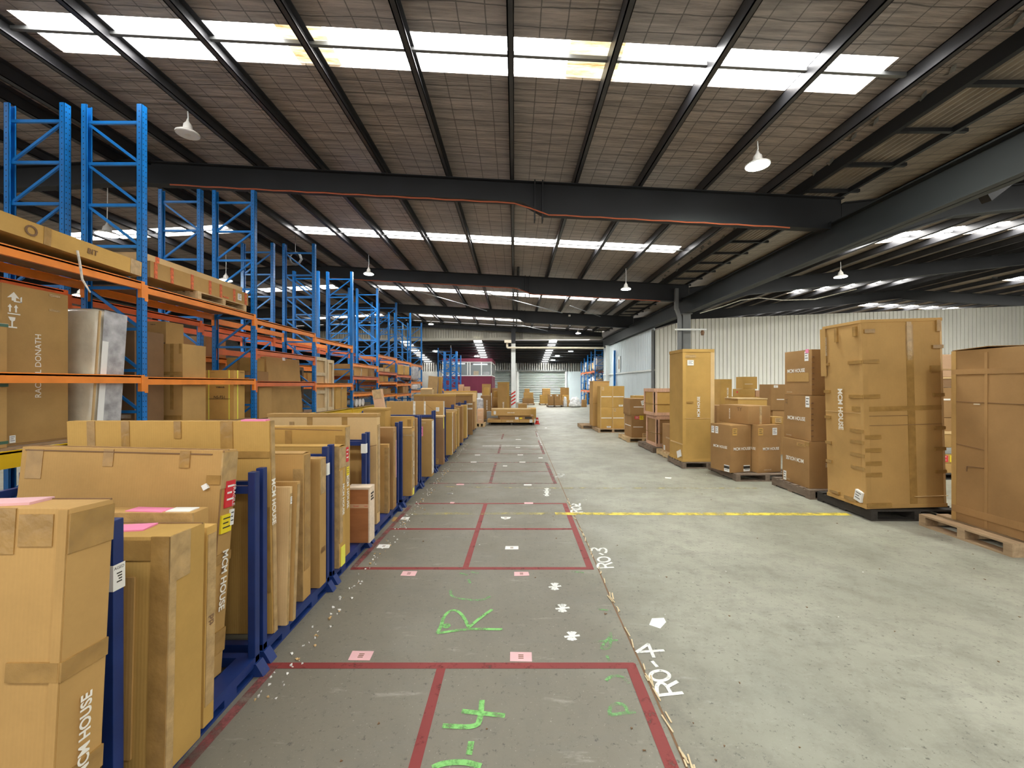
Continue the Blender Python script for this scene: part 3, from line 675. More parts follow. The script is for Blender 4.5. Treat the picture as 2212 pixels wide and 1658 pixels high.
strokes('painted_lettering', [[(617, 926), (640, 880), (652, 830), (700, 795), (745, 815), (775, 865), (790, 900)], [(617, 926), (780, 902), (970, 905)], [(788, 895), (850, 842), (915, 797)], [(650, 885), (672, 876), (682, 888), (665, 896), (650, 888)]], .026, 'paint_green')
strokes('painted_lettering', [[(687, 690), (692, 728), (780, 745), (870, 745), (905, 725)], [(740, 598), (782, 610)], [(788, 632), (795, 655)], [(800, 592), (842, 600)]], .024, 'paint_green_faint')
strokes('painted_lettering', [[(750, 1350), (985, 1375)], [(860, 1290), (852, 1385), (830, 1440), (645, 1430)], [(802, 1515), (788, 1588)], [(590, 1660), (640, 1636), (760, 1625), (855, 1652)]], .03, 'paint_green')
strokes('painted_lettering', [[(1465, 972), (1600, 965)], [(1560, 922), (1562, 980), (1550, 1010), (1500, 1015), (1555, 945)], [(1495, 797), (1545, 800)], [(1540, 1048), (1552, 1078)], [(1345, 590), (1415, 597)]], .02, 'paint_green_faint')
strokes('painted_lettering', [[(1558, 1375), (1552, 1335), (1590, 1305), (1640, 1318), (1655, 1362)], [(1560, 1372), (1695, 1352)], [(1535, 1185), (1560, 1160), (1620, 1158), (1662, 1200)]], .022, 'paint_green_faint')
# ------------------------------------------------------------------ pallets, stillages, racking
def pallet(label, x0, x1, y0, y1, h=.14, mat='pallet_wood', along='X', rot=0, group='timber pallets along the white wall', pivot=None):
    """deck boards over bearers; along says which way the boards run"""
    W, D = x1 - x0, y1 - y0
    r = empty('timber_pallet', (x0, y0, 0), (0, 0, math.radians(rot))); tag(r, label, 'pallet', group); rr = random.Random(sum(map(ord, label)))
    def bx(a0, a1, b0, b1, z0, z1, name, m=None):
        m = m or MB(); 
        if along == 'X': m.box(a0, a1, b0, b1, z0, z1)
        else: m.box(b0, b1, a0, a1, z0, z1)
        return m
    la, lb = (W, D) if along == 'X' else (D, W); n = 6; bw = lb / (n + .4) * .74
    for i in range(n):
        b0 = (lb - bw) * i / (n - 1) + (rr.uniform(-.01, .01) if 0 < i < n - 1 else 0)
        bx(0, la, b0, b0 + bw, h - .02, h + rr.uniform(-.001, .001), '').build('deck_board', mat, r)
    for a in (0, la / 2 - .04, la - .08):
        bx(a, a + .08, 0, lb, .02, h - .02, '').build('bearer', mat, r)
    for i in range(3):
        b0 = (lb - bw) * i / 2; bx(0, la, b0, b0 + bw, 0, .02, '').build('bottom_board', mat, r)
    return r

def stillage(label, y0, y1, xf=-1.58, dep=1.42, top=1.22, sign=None):
    r = empty('steel_stillage', (xf - dep, y0, 0)); tag(r, label, 'stillage', 'blue steel stillages in a row along the aisle'); Ly = y1 - y0; p = .045
    m = MB(); m.box(0, dep, 0, .05, .055, .11); m.box(0, dep, Ly - .05, Ly, .055, .11); m.box(0, .05, .05, Ly - .05, .055, .11); m.box(dep - .11, dep, .05, Ly - .05, .055, .11)
    [m.box(.05, dep - .11, Ly * t - .04, Ly * t + .04, .06, .105) for t in (.25, .5, .75)]; m.build('base_frame', 'still_blue', r)
    for xx in (dep - .05, 0): MB().box(xx, xx + .05, .0, Ly, 0, .014).build('floor_runner', 'still_blue', r)
    for t in (.28, .72):
        MB().box(dep - .05, dep, Ly * t - .05, Ly * t + .05, .014, .055).build('runner_block', 'still_blue', r)
    for x in (0, dep - p):
        for y in (0, Ly - p):
            po = MB().box(x, x + p, y, y + p, .03, top).build('corner_post', 'still_blue', r, bevel=.004)
            sx = 1 if x > 0 else -1; e = .045
            f = MB(); b = [(x - .012, y - .012), (x + p + .012, y - .012), (x + p + .012, y + p + .012), (x - .012, y + p + .012)]
            o2 = e if sx > 0 else -e; c = [(q[0] + (o2 if (q[0] > x) == (sx > 0) else 0), q[1]) for q in b]
            f.add([(q[0], q[1], 0) for q in c] + [(q[0], q[1], .075) for q in b], [(0, 1, 2, 3), (4, 5, 6, 7), (0, 1, 5, 4), (1, 2, 6, 5), (2, 3, 7, 6), (3, 0, 4, 7)]); f.build('foot', 'still_blue', r)
    for y in (0, Ly - p): MB().box(p, dep - p, y + .006, y + p - .006, top - .13, top - .085).build('end_rail', 'still_blue', r)
    MB().box(.006, p - .006, p, Ly - p, top - .13, top - .085).build('back_rail', 'still_blue', r)
    return r

STILL = [(.58, 1.57, -1.56), (1.615, 2.545, -1.555), (2.62, 3.56, -1.58), (3.64, 4.50, -1.59), (4.58, 5.78, -1.6), (5.90, 7.02, -1.59), (7.10, 8.26, -1.59), (8.34, 9.44, -1.58), (9.52, 10.68, -1.57), (10.76, 11.96, -1.56), (12.04, 13.28, -1.55), (13.36, 14.72, -1.54), (14.8, 16.2, -1.53)]
ORD = ['closest to the lens, end of the row', 'holding the big leaning carton', 'holding the two thin slanted cartons', 'beside the plywood crate', 'behind the plywood crate', 'under the carton with the printed box near its top', 'under the carton with a pink slip', 'seventh along the row', 'eighth along the row',
       'ninth along the row', 'tenth along the row', 'eleventh along the row', 'last before the pink-toned boxes']
ST = []
for (a, b, xf), d in zip(STILL, ORD): ST.append(stillage('dark blue steel stillage ' + d, a, b, xf))
def post_sign(y, xf, z, text=None):
    """a paper label folded round a stillage post"""
    r = MB(); p = .0475; r.box(xf - p - .002, xf + .002, y - .0025, y - .0005, z - .05, z + .05); r.box(xf + .0005, xf + .0025, y - .002, y + p, z - .05, z + .05); return r
for i, (y, xf, z, tx) in enumerate(((1.615, -1.555, .995, 'AGED'), (3.515, -1.58, 1.03, None), (4.455, -1.59, 1.06, None))):
    o = post_sign(y, xf, z).build('post_label', 'paper_white'); tag(o, ('white paper label wrapped round the blue post beside the first tall carton', 'white paper label on the blue post behind the slanted cartons', 'small white paper label on the blue post above the plywood crate')[i], 'label', 'paper labels on stillage posts')
    if tx:
        text_obj(tx, 'ink_dark', Matrix(((0, 0, 1, xf + .0028), (1, 0, 0, y + .022), (0, 1, 0, z + .036), (0, 0, 0, 1))), .042, o, 0)
        for q in range(4): x = MB().box(xf + .0026, xf + .0029, y + .012 + .004 * (q % 3), y + .034, z + .012 - .011 * q, z + .017 - .011 * q); x.build('printed_line', 'ink_dark', o)

X0, X1, X2, X3 = -5.2, -6.05, -6.28, -7.13
FR = [5.86 + 2.52 * k for k in range(-1, 8)]
FH = [5.66, 5.66, 5.63, 5.41, 5.36, 5.40, 5.35, 5.32, 5.20]
def rack_post(x, y, h, face, holes=False):
    """open C post: web toward the aisle (face = +1 or -1), lips behind"""
    m = MB(); t = .004; w, d = .09, .075
    xa = x if face > 0 else x; s = -1 if face > 0 else 1
    def bx(a, b, c, e, z0, z1, mi=0): m.box(min(a, b), max(a, b), c, e, z0, z1, mi)
    bx(x, x + s * t, y - w / 2, y + w / 2, 0, h); bx(x, x + s * d, y - w / 2, y - w / 2 + t, 0, h); bx(x, x + s * d, y + w / 2 - t, y + w / 2, 0, h)
    bx(x + s * (d - t), x + s * d, y - w / 2, y - w / 2 + .02, 0, h); bx(x + s * (d - t), x + s * d, y + w / 2 - .02, y + w / 2, 0, h)
    bx(x + .03 * s - .05, x + .03 * s + .05, y - .06, y + .06, 0, .006)
    if holes:
        z = .9
        while z < h - .05:
            for q in (-.022, .022): bx(x - s * .0006, x + s * .001, y + q - .006, y + q + .006, z, z + .016, 1)
            bx(x + s * .03, x + s * .042, y - w / 2 - .0006, y - w / 2 + .001, z, z + .016, 1)
            z += .075
    return m
def rack_run(label, xa, xb, frames, heights, levels, face_hole=True, group=None, mat_b='rack_orange', depth_b=.1, phase=0):
    """uprights at FRAMES between the planes xa (aisle) and xb; LEVELS: per bay [(z, front mat, deck)]"""
    r = empty('pallet_rack', (xa, frames[0], 0)); tag(r, label, 'pallet rack', group); inv = Matrix.Translation((-xa, -frames[0], 0)); s = 1 if xa > xb else -1
    def put(m, name, mats, par):
        o = m.build(name, mats, par); o.matrix_parent_inverse = Matrix(); 
        if par is r: o.matrix_local = inv
        return o
    for i, (y, h) in enumerate(zip(frames, heights)):
        m = MB(); z = .25; flip = (i + phase) % 2; zs = []
        zt = h - .24
        while zt > .2: zs.append(zt); zt -= .58
        xl, xr = min(xa, xb) + .07, max(xa, xb) - .07
        for j, q in enumerate(zs): m.box(xl, xr, y - .016, y + .016, q - .02, q + .02)
        for j, (a, b) in enumerate(zip(zs, zs[1:])):
            if (i % 3 == 2) and j % 2: p = ((xr, y, a - .02), (xl, y, b + .02))
            else: p = ((xr, y, a - .02), (xl, y, b + .02)) if flip == 0 else ((xl, y, a - .02), (xr, y, b + .02))
            m.bar(*p, .026, .034)
        f = put(m, 'upright_frame', 'rack_blue', r)
        for x, fc in ((xa, s), (xb, -s)): rack_post(x, y, h, fc, holes=(i < 4)).build('post', ['rack_blue', 'black'], f)
    for (y0, y1), lv in zip(zip(frames, frames[1:]), levels):
        for z, mt, deck in lv:
            for x, fc in ((xa, s), (xb, -s)):
                tall = .17 if mt == 'yellow_steel' else depth_b; back = fc != s
                if back and mt == 'yellow_steel': continue
                xi = x - fc * .052; m = MB(); m.box(min(x - fc * .004, xi), max(x - fc * .004, xi), y0 + .05, y1 - .05, z - tall, z); m.box(min(x - fc * .004, xi + fc * .02), max(x - fc * .004, xi + fc * .02), y0 + .05, y1 - .05, z - .02, z + .012)
                b = put(m, 'beam', mt, r)
                for yy, d in ((y0, 1), (y1, -1)):
                    c = MB(); a0, a1 = sorted((yy + d * .0, yy + d * .052)); xx0, xx1 = sorted((x + fc * .005, x - fc * .05)); c.box(xx0, xx1, a0 if d < 0 else a0, a1, z - .215, z + .015); c.build('end_connector', mt, b)
            if deck:
                m = MB().box(min(xa, xb) + .06, max(xa, xb) - .06, y0 + .06, y1 - .06, z + .012, z + .03); put(m, 'deck_board', 'deck_ply', r)
    return r
o, d, y_ = 'rack_orange', 'rack_red', 'yellow_steel'
LEV = [[(3.17, o, 1), (1.86, o, 0), (1.05, y_, 1)], [(3.13, o, 1), (1.84, o, 0), (1.05, y_, 1)], [(3.06, o, 0), (2.45, d, 0), (1.80, d, 0), (1.0, y_, 1)], [(2.97, o, 0), (1.76, o, 0), (.97, y_, 1)],
       [(2.42, o, 0), (2.0, d, 1), (1.44, o, 1), (.95, y_, 1)], [(2.88, o, 0), (2.23, d, 1), (1.83, o, 1), (1.32, o, 1)], [(2.82, o, 0), (2.16, d, 1), (1.76, o, 1), (1.28, o, 1)], [(2.78, o, 0), (1.86, o, 1), (1.4, o, 1)]]
rack_run('blue and orange pallet rack run facing the aisle behind the stillages', X0, X1, FR, FH, LEV)
LEV2 = [[(3.05, d, 0), (1.75, o, 1)], [(3.0, d, 0), (2.5, d, 0), (1.7, o, 1)]] + [[(2.95, d, 0), (2.3, o, 0), (1.7, o, 1)]] * 6
rack_run('blue and orange pallet rack run standing back to back behind the aisle-side run', X2, X3, FR, [h + .02 for h in FH], LEV2, phase=1)

# ------------------------------------------------------------------ cartons standing on edge in the stillages
def slab(label, xf, y, zt, D, W=1.15, z0=.112, lean=0, roll=0, rot=0, mat='card_tan', feats=(), **kw):
    """near aisle-side bottom corner at (xf, y, z0); narrow end face looks at the aisle (+x)"""
    a = math.radians(rot); zz = z0 + abs(D * math.sin(math.radians(lean))) * (1 if lean > 0 else 0) + (W * math.sin(math.radians(roll)) if roll > 0 else 0)
    return carton(label, (xf - W * math.cos(a), y - W * math.sin(a), zz), W, D, (zt - z0), mat, rot, lean, roll, feats, kw.pop('group', 'cartons standing on edge in the stillages'), **kw)
T = lambda f, a, b, c, e, m='tape_brown': ('tape', f, a, b, c, e, m)
MCM = 'MCM HOUSE'
def mcm(f, u, v, w, r=0, ink='ink_white'): return ('text', f, MCM, u, v, w, r, ink, .024, 1.1)

slab('tall carton with a pink slip on its top, first in the row', -1.46, 1.305, 1.335, .152, 1.25, lean=3, feats=[T('F', .80, .88, .86, 1), T('F', .87, .90, .96, .985), T('R', 0, .88, 1, .985), T('R', -.02, .55, 1, .60), T('F', .86, .55, .995, .60), T('R', 0, .24, 1, .30), T('F', .86, .20, .99, .27),
     ('corner', 'F', .985, .03, 'card_tan'), ('label', 'T', .72, .45, .30, .10, 'paper_palepink', 12, False), mcm('R', .52, .37, .27, 90), ('seam', 'T', 0, .9, 1, .93), T('T', .0, .42, .62, .58)])
slab('carton with a bright pink slip folded on its top, behind the labelled post', -1.455, 1.735, 1.10, .20, 1.12, mat='card_gold', lean=1.5, feats=[T('F', .93, .0, .998, 1), T('R', 0, 0, .18, 1, 'tape_clear'), T('R', .0, .80, .55, 1, 'tape_clear'), T('F', .45, .90, .93, .985), ('label', 'T', .74, .55, .2, .1, 'paper_pink', 10, False), ('seam', 'T', 0, .96, 1, .93), ('label', 'F', .82, .45, .12, .75, 'card_tan', 0, False)])
slab('thin taped carton wedged behind the pink-slip carton', -1.475, 1.975, 1.06, .07, 1.0, mat='card_gold', lean=1.5, feats=[T('R', .1, .1, .9, .96, 'tape_clear'), ('text', 'R', 'tid', .5, .52, .05, 90, 'ink_brown')])
slab('carton with pink and white slips on top, low behind the first two', -1.62, 2.10, 1.10, .11, .95, feats=[T('F', .0, .92, 1, 1, 'tape_clear'), ('label', 'T', .72, .5, .2, .07, 'paper_pink', -5, False), ('label', 'T', .9, .5, .12, .07, 'paper_white', 0, False)])
slab('wide flat carton leaning in its stillage with a fragile label and yellow warning tag', -1.665, 2.245, 1.37, .125, 1.13, lean=4.5, roll=1.2, feats=[T('F', .03, .86, .11, .99), T('F', .41, .92, .46, .995), T('F', .79, .92, .84, .995), T('F', .93, .85, .999, .89), T('R', 0, .83, 1, .99, 'tape_clear'), T('R', 0, .5, 1, .54), T('F', .92, .5, .999, .54), T('R', 0, .1, 1, .2), ('seam', 'R', .06, 0, .06, 1),
     ('label', 'R', .62, .80, .075, .15, 'label_red', 0), ('label', 'R', .50, .67, .085, .10, 'label_yellow', 0), ('label', 'R', .85, .69, .03, .09, 'paper_white', 0), mcm('R', .56, .42, .33, -90), ('text', 'R', 'FRAGILE', .85, .79, .12, -90, 'paper_white', 0), ('label', 'F', .93, .84, .03, .03, 'paper_white', 30, False), ('seam', 'T', 0, .4, 1, .4), ('seam', 'F', .02, .985, .95, .982, 'ink_brown')])

slab('long tall carton with creased top and pink slips, behind the leaning carton', -1.585, 2.73, 1.51, .055, 1.31, lean=-1.5, mat='card_gold', feats=[T('F', .1, .80, .14, 1), T('F', .27, .88, .31, 1), T('F', .53, .92, .565, 1), T('F', .76, .86, .82, 1), T('F', 0, .83, 1, .86), ('seam', 'F', .02, .87, .14, .85), T('F', .95, .2, .999, .6), T('R', .2, 0, .9, 1, 'tape_clear'), mcm('R', .5, .62, .30, -90), ('label', 'T', .92, .5, .16, .05, 'paper_pink', 0, False)])
slab('thin carton tipped toward the lens against its neighbours', -1.545, 2.82, 1.04, .035, .5, lean=3, mat='card_pale', feats=[T('R', .2, 0, .8, .95, 'tape_clear'), ('label', 'R', .5, .9, .02, .05)])
slab('second thin carton tipped toward the lens, with clear tape', -1.53, 2.87, 1.06, .045, .5, lean=4, mat='card_tan', feats=[T('R', .1, 0, .9, .98, 'tape_clear')])
slab('carton with a white sheet lying on its top, behind the slanted pair', -1.59, 3.14, 1.22, .115, 1.1, feats=[T('R', .1, .2, .9, .99, 'tape_brown'), T('F', .93, 0, .998, .9, 'tape_clear'), ('label', 'T', .8, .5, .3, .09, 'paper_white', 6, False), ('flaps', 6)])
slab('narrow carton with printed lines low on its end, beside a blue post', -1.56, 3.34, 1.15, .115, 1.05, mat='card_tan', feats=[T('R', .1, .72, .9, .99, 'tape_clear'), ('text', 'R', 'IIIII', .5, .28, .07, 0, 'ink_brown', 0), T('F', .82, .9, .9, 1, 'tape_clear')])
slab('crushed carton with a lime label low on its end, next to the plywood crate', -1.555, 3.70, 1.19, .14, 1.1, mat='card_gold', dent=.012, feats=[T('F', .94, 0, .999, 1, 'tape_clear'), T('R', 0, .82, 1, .99, 'tape_clear'), T('R', .05, .2, .5, .8, 'tape_clear'), mcm('R', .6, .55, .28, -90), ('label', 'R', .55, .08, .085, .17, 'label_lime', 0, False), ('flaps', 4)])
slab('wide carton with an open dark top seam, second row behind the crushed one', -1.60, 3.93, 1.35, .13, 1.25, mat='card_gold', feats=[T('F', .55, .82, .6, .97), T('F', .93, .85, .999, .93), T('R', .1, .55, .9, .99, 'tape_clear'), mcm('R', .5, .5, .34, -90), ('label', 'R', .4, .78, .06, .14, 'label_red', 0), ('label', 'R', .5, .65, .06, .08, 'label_yellow', 0), ('seam', 'F', .4, .985, .98, .97)])
slab('long pale carton with a folded lid, behind the blue cross rail', -1.605, 4.86, 1.40, .12, 1.27, mat='card_pale', feats=[('lid', .035, 'card_tan'), T('F', .36, .9, .41, 1), T('F', .68, .9, .73, 1), T('F', .2, .82, .24, .93), T('R', .2, .1, .9, .9, 'tape_clear'), ('seam', 'F', .9, .70, 1, .72)])
slab('narrow carton with a flap ajar at its foot, right behind the plywood crate', -1.66, 4.68, 1.10, .09, .6, mat='card_tan', feats=[T('F', .3, .9, .6, 1, 'tape_clear')])
slab('short brown carton with torn edge, second beyond the crate', -1.60, 5.28, .985, .08, .9, mat='card_tan', feats=[T('R', .1, 0, .5, .95, 'tape_brown'), T('F', .95, 0, .999, .95, 'tape_clear'), ('seam', 'R', .5, 0, .6, 1)])
slab('darker carton with a pink strip on its end, against the single blue post', -1.58, 5.43, 1.18, .16, 1.05, mat='card_brown', feats=[T('R', .2, .1, .6, .95, 'tape_brown'), ('label', 'R', .85, .6, .02, .5, 'paper_palepink', 0, False)])
slab('carton with a small printed box near the top of its face', -1.50, 6.09, 1.10, .19, .40, feats=[('text', 'F', 'MCM HOUSE', .8, .9, .16, 0, 'ink_pale', 0), T('R', .1, .08, .9, .95, 'tape_clear'), ('label', 'R', .5, .05, .08, .10, 'label_lime', 0, False), mcm('R', .6, .4, .2, -90), ('flaps', 5)])
slab('long carton with a wavy torn top edge, beside the carton with a printed box', -1.585, 6.5, 1.23, .13, 1.2, mat='card_gold', feats=[T('F', .42, .82, .48, 1), T('F', .93, .86, .98, .97), T('R', .1, 0, .9, .95, 'tape_clear'), ('flaps', 3)])
slab('slim carton in the gap beyond the wavy-topped one', -1.58, 6.72, 1.2, .1, .9, mat='card_brown', feats=[T('R', .2, .1, .8, .9, 'tape_clear')])
slab('carton with a bright pink slip stuck to its face', -1.46, 7.36, 1.115, .2, .75, feats=[('label', 'F', .72, .80, .11, .17, 'paper_pink', 0), ('text', 'F', 'MCM HOUSE', .76, .95, .15, 0, 'ink_pale', 0), T('R', .1, .05, .9, .98, 'tape_white'), ('label', 'R', .5, .9, .1, .1, 'paper_white', 30, False)])
slab('dark brown carton leaning back with yellow tape along its top', -1.44, 8.47, 1.10, .17, .8, mat='card_dark', lean=-2, feats=[('label', 'F', .8, .07, .12, .1, 'card_tan', 0), ('lid', .03, 'card_pale'), ('label', 'R', .3, .85, .05, .22, 'label_lime', 0, False)])
slab('huge carton with two white tape stripes, high behind the pink-slip carton', -1.56, 9.15, 1.37, .14, 1.25, mat='card_tan', feats=[T('F', .47, 0, .51, 1, 'tape_white'), T('F', .66, 0, .69, 1, 'tape_white'), ('label', 'F', .9, .86, .07, .09), T('R', .05, 0, .95, 1, 'tape_white'), ('seam', 'F', .7, .95, .95, .75)])
slab('carton with a bright end edge, first beyond the leaning dark one', -1.44, 9.60, 1.10, .17, .75, mat='card_gold', feats=[('corner', 'R', .9, .03, 'paper_white'), T('R', .1, .1, .6, .9, 'tape_clear'), ('label', 'T', .3, .5, .4, .1, 'paper_white', 0, False)])
slab('carton with a plain dark end, second beyond the leaning dark one', -1.45, 10.02, 1.07, .2, .75, mat='card_brown', feats=[('lid', .03, 'card_tan')])
slab('carton with pale lid edge, third beyond the leaning dark one', -1.46, 10.42, 1.10, .2, .75, mat='card_gold', feats=[('lid', .03, 'card_pale'), T('R', .3, .1, .7, .9, 'tape_clear')])
slab('carton with a flush pale edge, fourth beyond the leaning dark one', -1.46, 10.82, 1.12, .25, .75, mat='card_gold', feats=[('corner', 'R', .92, .04, 'card_pale')])
slab('brown carton standing out a little, fifth beyond the leaning dark one', -1.45, 11.62, 1.13, .26, .75, mat='card_brown', feats=[T('F', .5, .9, .7, 1, 'tape_clear')])
slab('golden carton with white worn edge, sixth beyond the leaning dark one', -1.45, 12.55, 1.11, .3, .75, mat='card_gold', feats=[('corner', 'R', .95, .05, 'paper_white'), T('F', .5, .9, .8, 1, 'tape_clear')])
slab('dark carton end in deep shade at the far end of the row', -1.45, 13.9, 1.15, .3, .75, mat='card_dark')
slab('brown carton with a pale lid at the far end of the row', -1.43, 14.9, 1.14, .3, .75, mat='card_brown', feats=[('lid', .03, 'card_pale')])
slab('broad lidded carton standing high across the far stillages', -1.58, 11.1, 1.47, .14, 1.1, mat='card_brown', feats=[('lid', .05, 'card_gold'), T('F', .24, 0, .26, 1, 'tape_clear')])
slab('broad carton with white strapping bands, beyond the high lidded one', -1.35, 13.42, 1.43, .16, 1.2, mat='card_brown', feats=[('lid', .05, 'card_gold'), T('F', 0, .62, 1, .66, 'tape_white'), T('F', 0, .74, 1, .77, 'card_gold' if False else 'tape_white')])
slab('pale lid of a long carton, topmost across the far stillages', -1.4, 15.35, 1.49, .2, 1.2, mat='card_pale', feats=[('lid', .04, 'card_gold')])
slab('small carton with a pink slip on top, in the stillage below the yellow rack beam', -1.92, 6.20, 1.385, .27, .33, mat='card_gold', z0=.112, feats=[('label', 'T', .6, .5, .12, .1, 'paper_pink', 0, False), ('lid', .03)])
slab('slim pink-tinted carton standing tilted above the row', -2.06, 7.22, 1.66, .08, .17, mat='card_pink', z0=.112, roll=-9, feats=[T('F', .1, .9, .9, 1, 'tape_clear')])

# plywood crate set on the deck edge
c = empty('plywood_crate', (-1.73, 4.295, .112)); tag(c, 'small red plywood crate with pale timber lid and printed tape', 'crate')
MB().box(0, .225, 0, .135, 0, .55).build('crate_body', 'plywood_red', c, bevel=.003); MB().box(-.004, .24, -.006, .15, .55, .572).build('crate_lid', 'timber_cream', c, bevel=.002); MB().box(.2252, .24, -.003, .148, 0, .55).build('end_panel', 'timber_cream', c, bevel=.002)
MB().box(-.001, .2265, -.0035, -.0005, .36, .40).build('tape_strip', 'card_pink', c)
for u, s in ((.02, 'T'), (.1, 'TRANSIT'), (.2, 'TRAN')): text_obj(s, 'label_red', Matrix(((1, 0, 0, u), (0, 0, -1, -.0042), (0, 1, 0, .38), (0, 0, 0, 1))), {'T': .008, 'TRANSIT': .06, 'TRAN': .035}[s], c, .02)
for i in range(3): MB().box(.2402, .2412, .03, .12 - .02 * (i % 2), .43 + .03 * i, .448 + .03 * i).build('printed_mark', 'ink_dark', c)

# ------------------------------------------------------------------ goods on the aisle-side rack
G1, G2, G3 = 'goods on the lowest rack level', 'long cartons on the top rack level', 'goods on the middle rack levels'
zl = 1.081
def wrapped(label, loc, W, D, Ht, mat, rot=0, lean=0, roll=0, amp=.03, seed=1, cat='bundle', group=None, name='wrapped_bundle', freq=2.5, taper=0, extra=None):
    """soft goods in plastic film: a subdivided box pulled in and crinkled"""
    bm = bmesh.new(); bmesh.ops.create_cube(bm, size=1); bmesh.ops.subdivide_edges(bm, edges=bm.edges[:], cuts=9, use_grid_fill=True); off = Vector((seed * 7.3, seed * 3.1, seed))
    for v in bm.verts:
        p = v.co.copy(); q = p * 2; r = (abs(q.x) ** 5 + abs(q.y) ** 5 + abs(q.z) ** 5) ** .2; p = p / max(r, .5) if r > 1 else p
        p = Vector(((p.x + .5) * W, (p.y + .5) * D, (p.z + .5) * Ht)); n = noise.noise(p * freq + off) * .6 + noise.noise(p * freq * 3.3 + off) * .4
        c = Vector((W / 2, D / 2, Ht / 2)); k = 1 - taper * (p.z / Ht); dv = (p - c); dv.x *= k; dv.y *= k; pp = c + dv - dv.normalized() * (abs(n) * amp) if dv.length > 0 else p
        pp.z = max(pp.z, 0.0); v.co = pp
    me = bpy.data.meshes.new(name); bm.to_mesh(me); bm.free(); me.materials.append(MATS[mat])
    for p in me.polygons: p.use_smooth = True
    o = bpy.data.objects.new(name, me); COL.objects.link(o); o.location = loc; o.rotation_euler = (math.radians(-lean), math.radians(roll), math.radians(rot)); tag(o, label, cat, group); return o

ca = carton('tall brown carton with white handling arrows, standing on the rack', (-5.98, 4.43, zl), .53, .66, 1.75, 'card_tan', feats=[
    ('text', 'R', 'RACHEL DONATH', .51, .50, .72, 90, 'ink_white', .0), T('R', .68, .87, .86, .885, 'tape_clear'), T('R', .68, .97, .86, .985, 'tape_clear'), ('label', 'R', .14, .04, .055, .08), ('seam', 'R', 0, .01, 1, .01)], group=G1)
# handling marks on the carton: umbrella-like hook arrow, twin arrows, glass
m = MB()
def plate(pts, x=.5315): m.prism([(x, p[0], p[1]) for p in pts], (.0012, 0, 0))
y0 = .105
plate([(y0 - .06, 1.60), (y0, 1.67), (y0 + .055, 1.60), (y0 + .02, 1.61), (y0 + .02, 1.575), (y0 - .02, 1.575), (y0 - .02, 1.61)]); plate([(y0 + .06, 1.565), (y0 + .075, 1.565), (y0 + .075, 1.63), (y0 + .06, 1.62)]); plate([(y0 - .0, 1.563), (y0 + .075, 1.563), (y0 + .075, 1.575), (y0, 1.575)])
for q in (-.035, .02): plate([(y0 + q - .02, 1.50), (y0 + q, 1.535), (y0 + q + .02, 1.50), (y0 + q + .008, 1.50), (y0 + q + .008, 1.45), (y0 + q - .008, 1.45), (y0 + q - .008, 1.50)])
plate([(y0 - .055, 1.425), (y0 + .06, 1.425), (y0 + .06, 1.437), (y0 - .055, 1.437)])
plate([(y0 - .05, 1.395), (y0 + .015, 1.395), (y0 + .01, 1.36), (y0 - .012, 1.345), (y0 - .035, 1.36)]); plate([(y0 - .022, 1.29), (y0 - .008, 1.29), (y0 - .008, 1.35), (y0 - .022, 1.35)]); plate([(y0 - .05, 1.278), (y0 + .03, 1.278), (y0 + .03, 1.292), (y0 - .05, 1.292)])
m.build('handling_symbol', 'ink_white', ca)
cr = carton('timber-edged brown crate with green straps at the rack end', (-5.97, 3.52, zl), .64, .86, 1.30, 'card_brown', feats=[('corner', 'R', .91, .14, 'card_tan'), T('R', -.01, .975, 1.01, 1.0, 'label_lime' if False else 'tape_white'), ('text', 'R', 'CC2216', .62, .36, .3, 90, 'ink_pale', 0)], group=G1, cat='crate', name='strapped_crate')
plain('strap_green', (.05, .12, .08), rough=.4)
for z in (1.285, .66, .06): MB().box(.634, .646, -.005, .865, z - .02, z + .012).build('green_strap', 'strap_green', cr)
MB().box(-6.0, -5.21, 3.5, 5.2, zl - .005, zl - .001).build('x', 'timber_pale') if False else None
so = wrapped('cream sofa on end wrapped in clear plastic, leaning in the rack', (-5.98, 5.2, zl + .03), .69, .40, 1.64, 'plastic_cream', lean=4, seed=3, amp=.025, cat='sofa', group=G1, name='wrapped_sofa')
MB().box(.692, .697, .06, .38, .02, 1.60).build('film_side', 'plastic_grey', so); MB().box(.684, .698, .0, .022, .05, 1.58).build('corner_board', 'card_pale', so)
MB().box(.6975, .6995, .06, .14, .05, 1.2).build('foam_edge', 'paper_white', so)
carton('carton with crossed packing tape behind the first blue upright', (-5.98, 6.62, zl), .71, .5, 1.31, 'card_tan', feats=[T('F', .72, .2, .80, 1), T('F', .45, .62, .98, .66), T('F', .5, .88, .6, 1), T('F', .92, .88, .98, 1), T('F', .38, .08, .98, .13)], group=G1)
carton('small loudspeaker carton on top of the cross-taped carton', (-5.93, 6.66, 2.392), .36, .36, .36, 'card_tan', feats=[('text', 'F', 'YAMAHA', .42, .86, .09, 0, 'ink_dark', .02), ('text', 'F', 'NS-F51', .62, .45, .13, 0, 'ink_brown', 0), ('label', 'F', .85, .03, .07, .02, 'ink_dark', 0, False)], group=G1)
carton('dark carton beside the small loudspeaker carton, deep in the rack', (-5.98, 5.98, zl), .53, .5, 1.45, 'card_dark', feats=[T('F', .1, .12, .9, .16)], group=G1)
carton('dark carton with a folded corner, deep behind the lattice upright', (-7.06, 8.6, 1.735), .69, .6, 1.0, 'card_brown', group='goods on the rear rack'); carton('broad brown carton in the rear rack beyond the cross-taped one', (-7.06, 6.4, 1.735), .69, .9, .75, 'card_brown', group='goods on the rear rack')
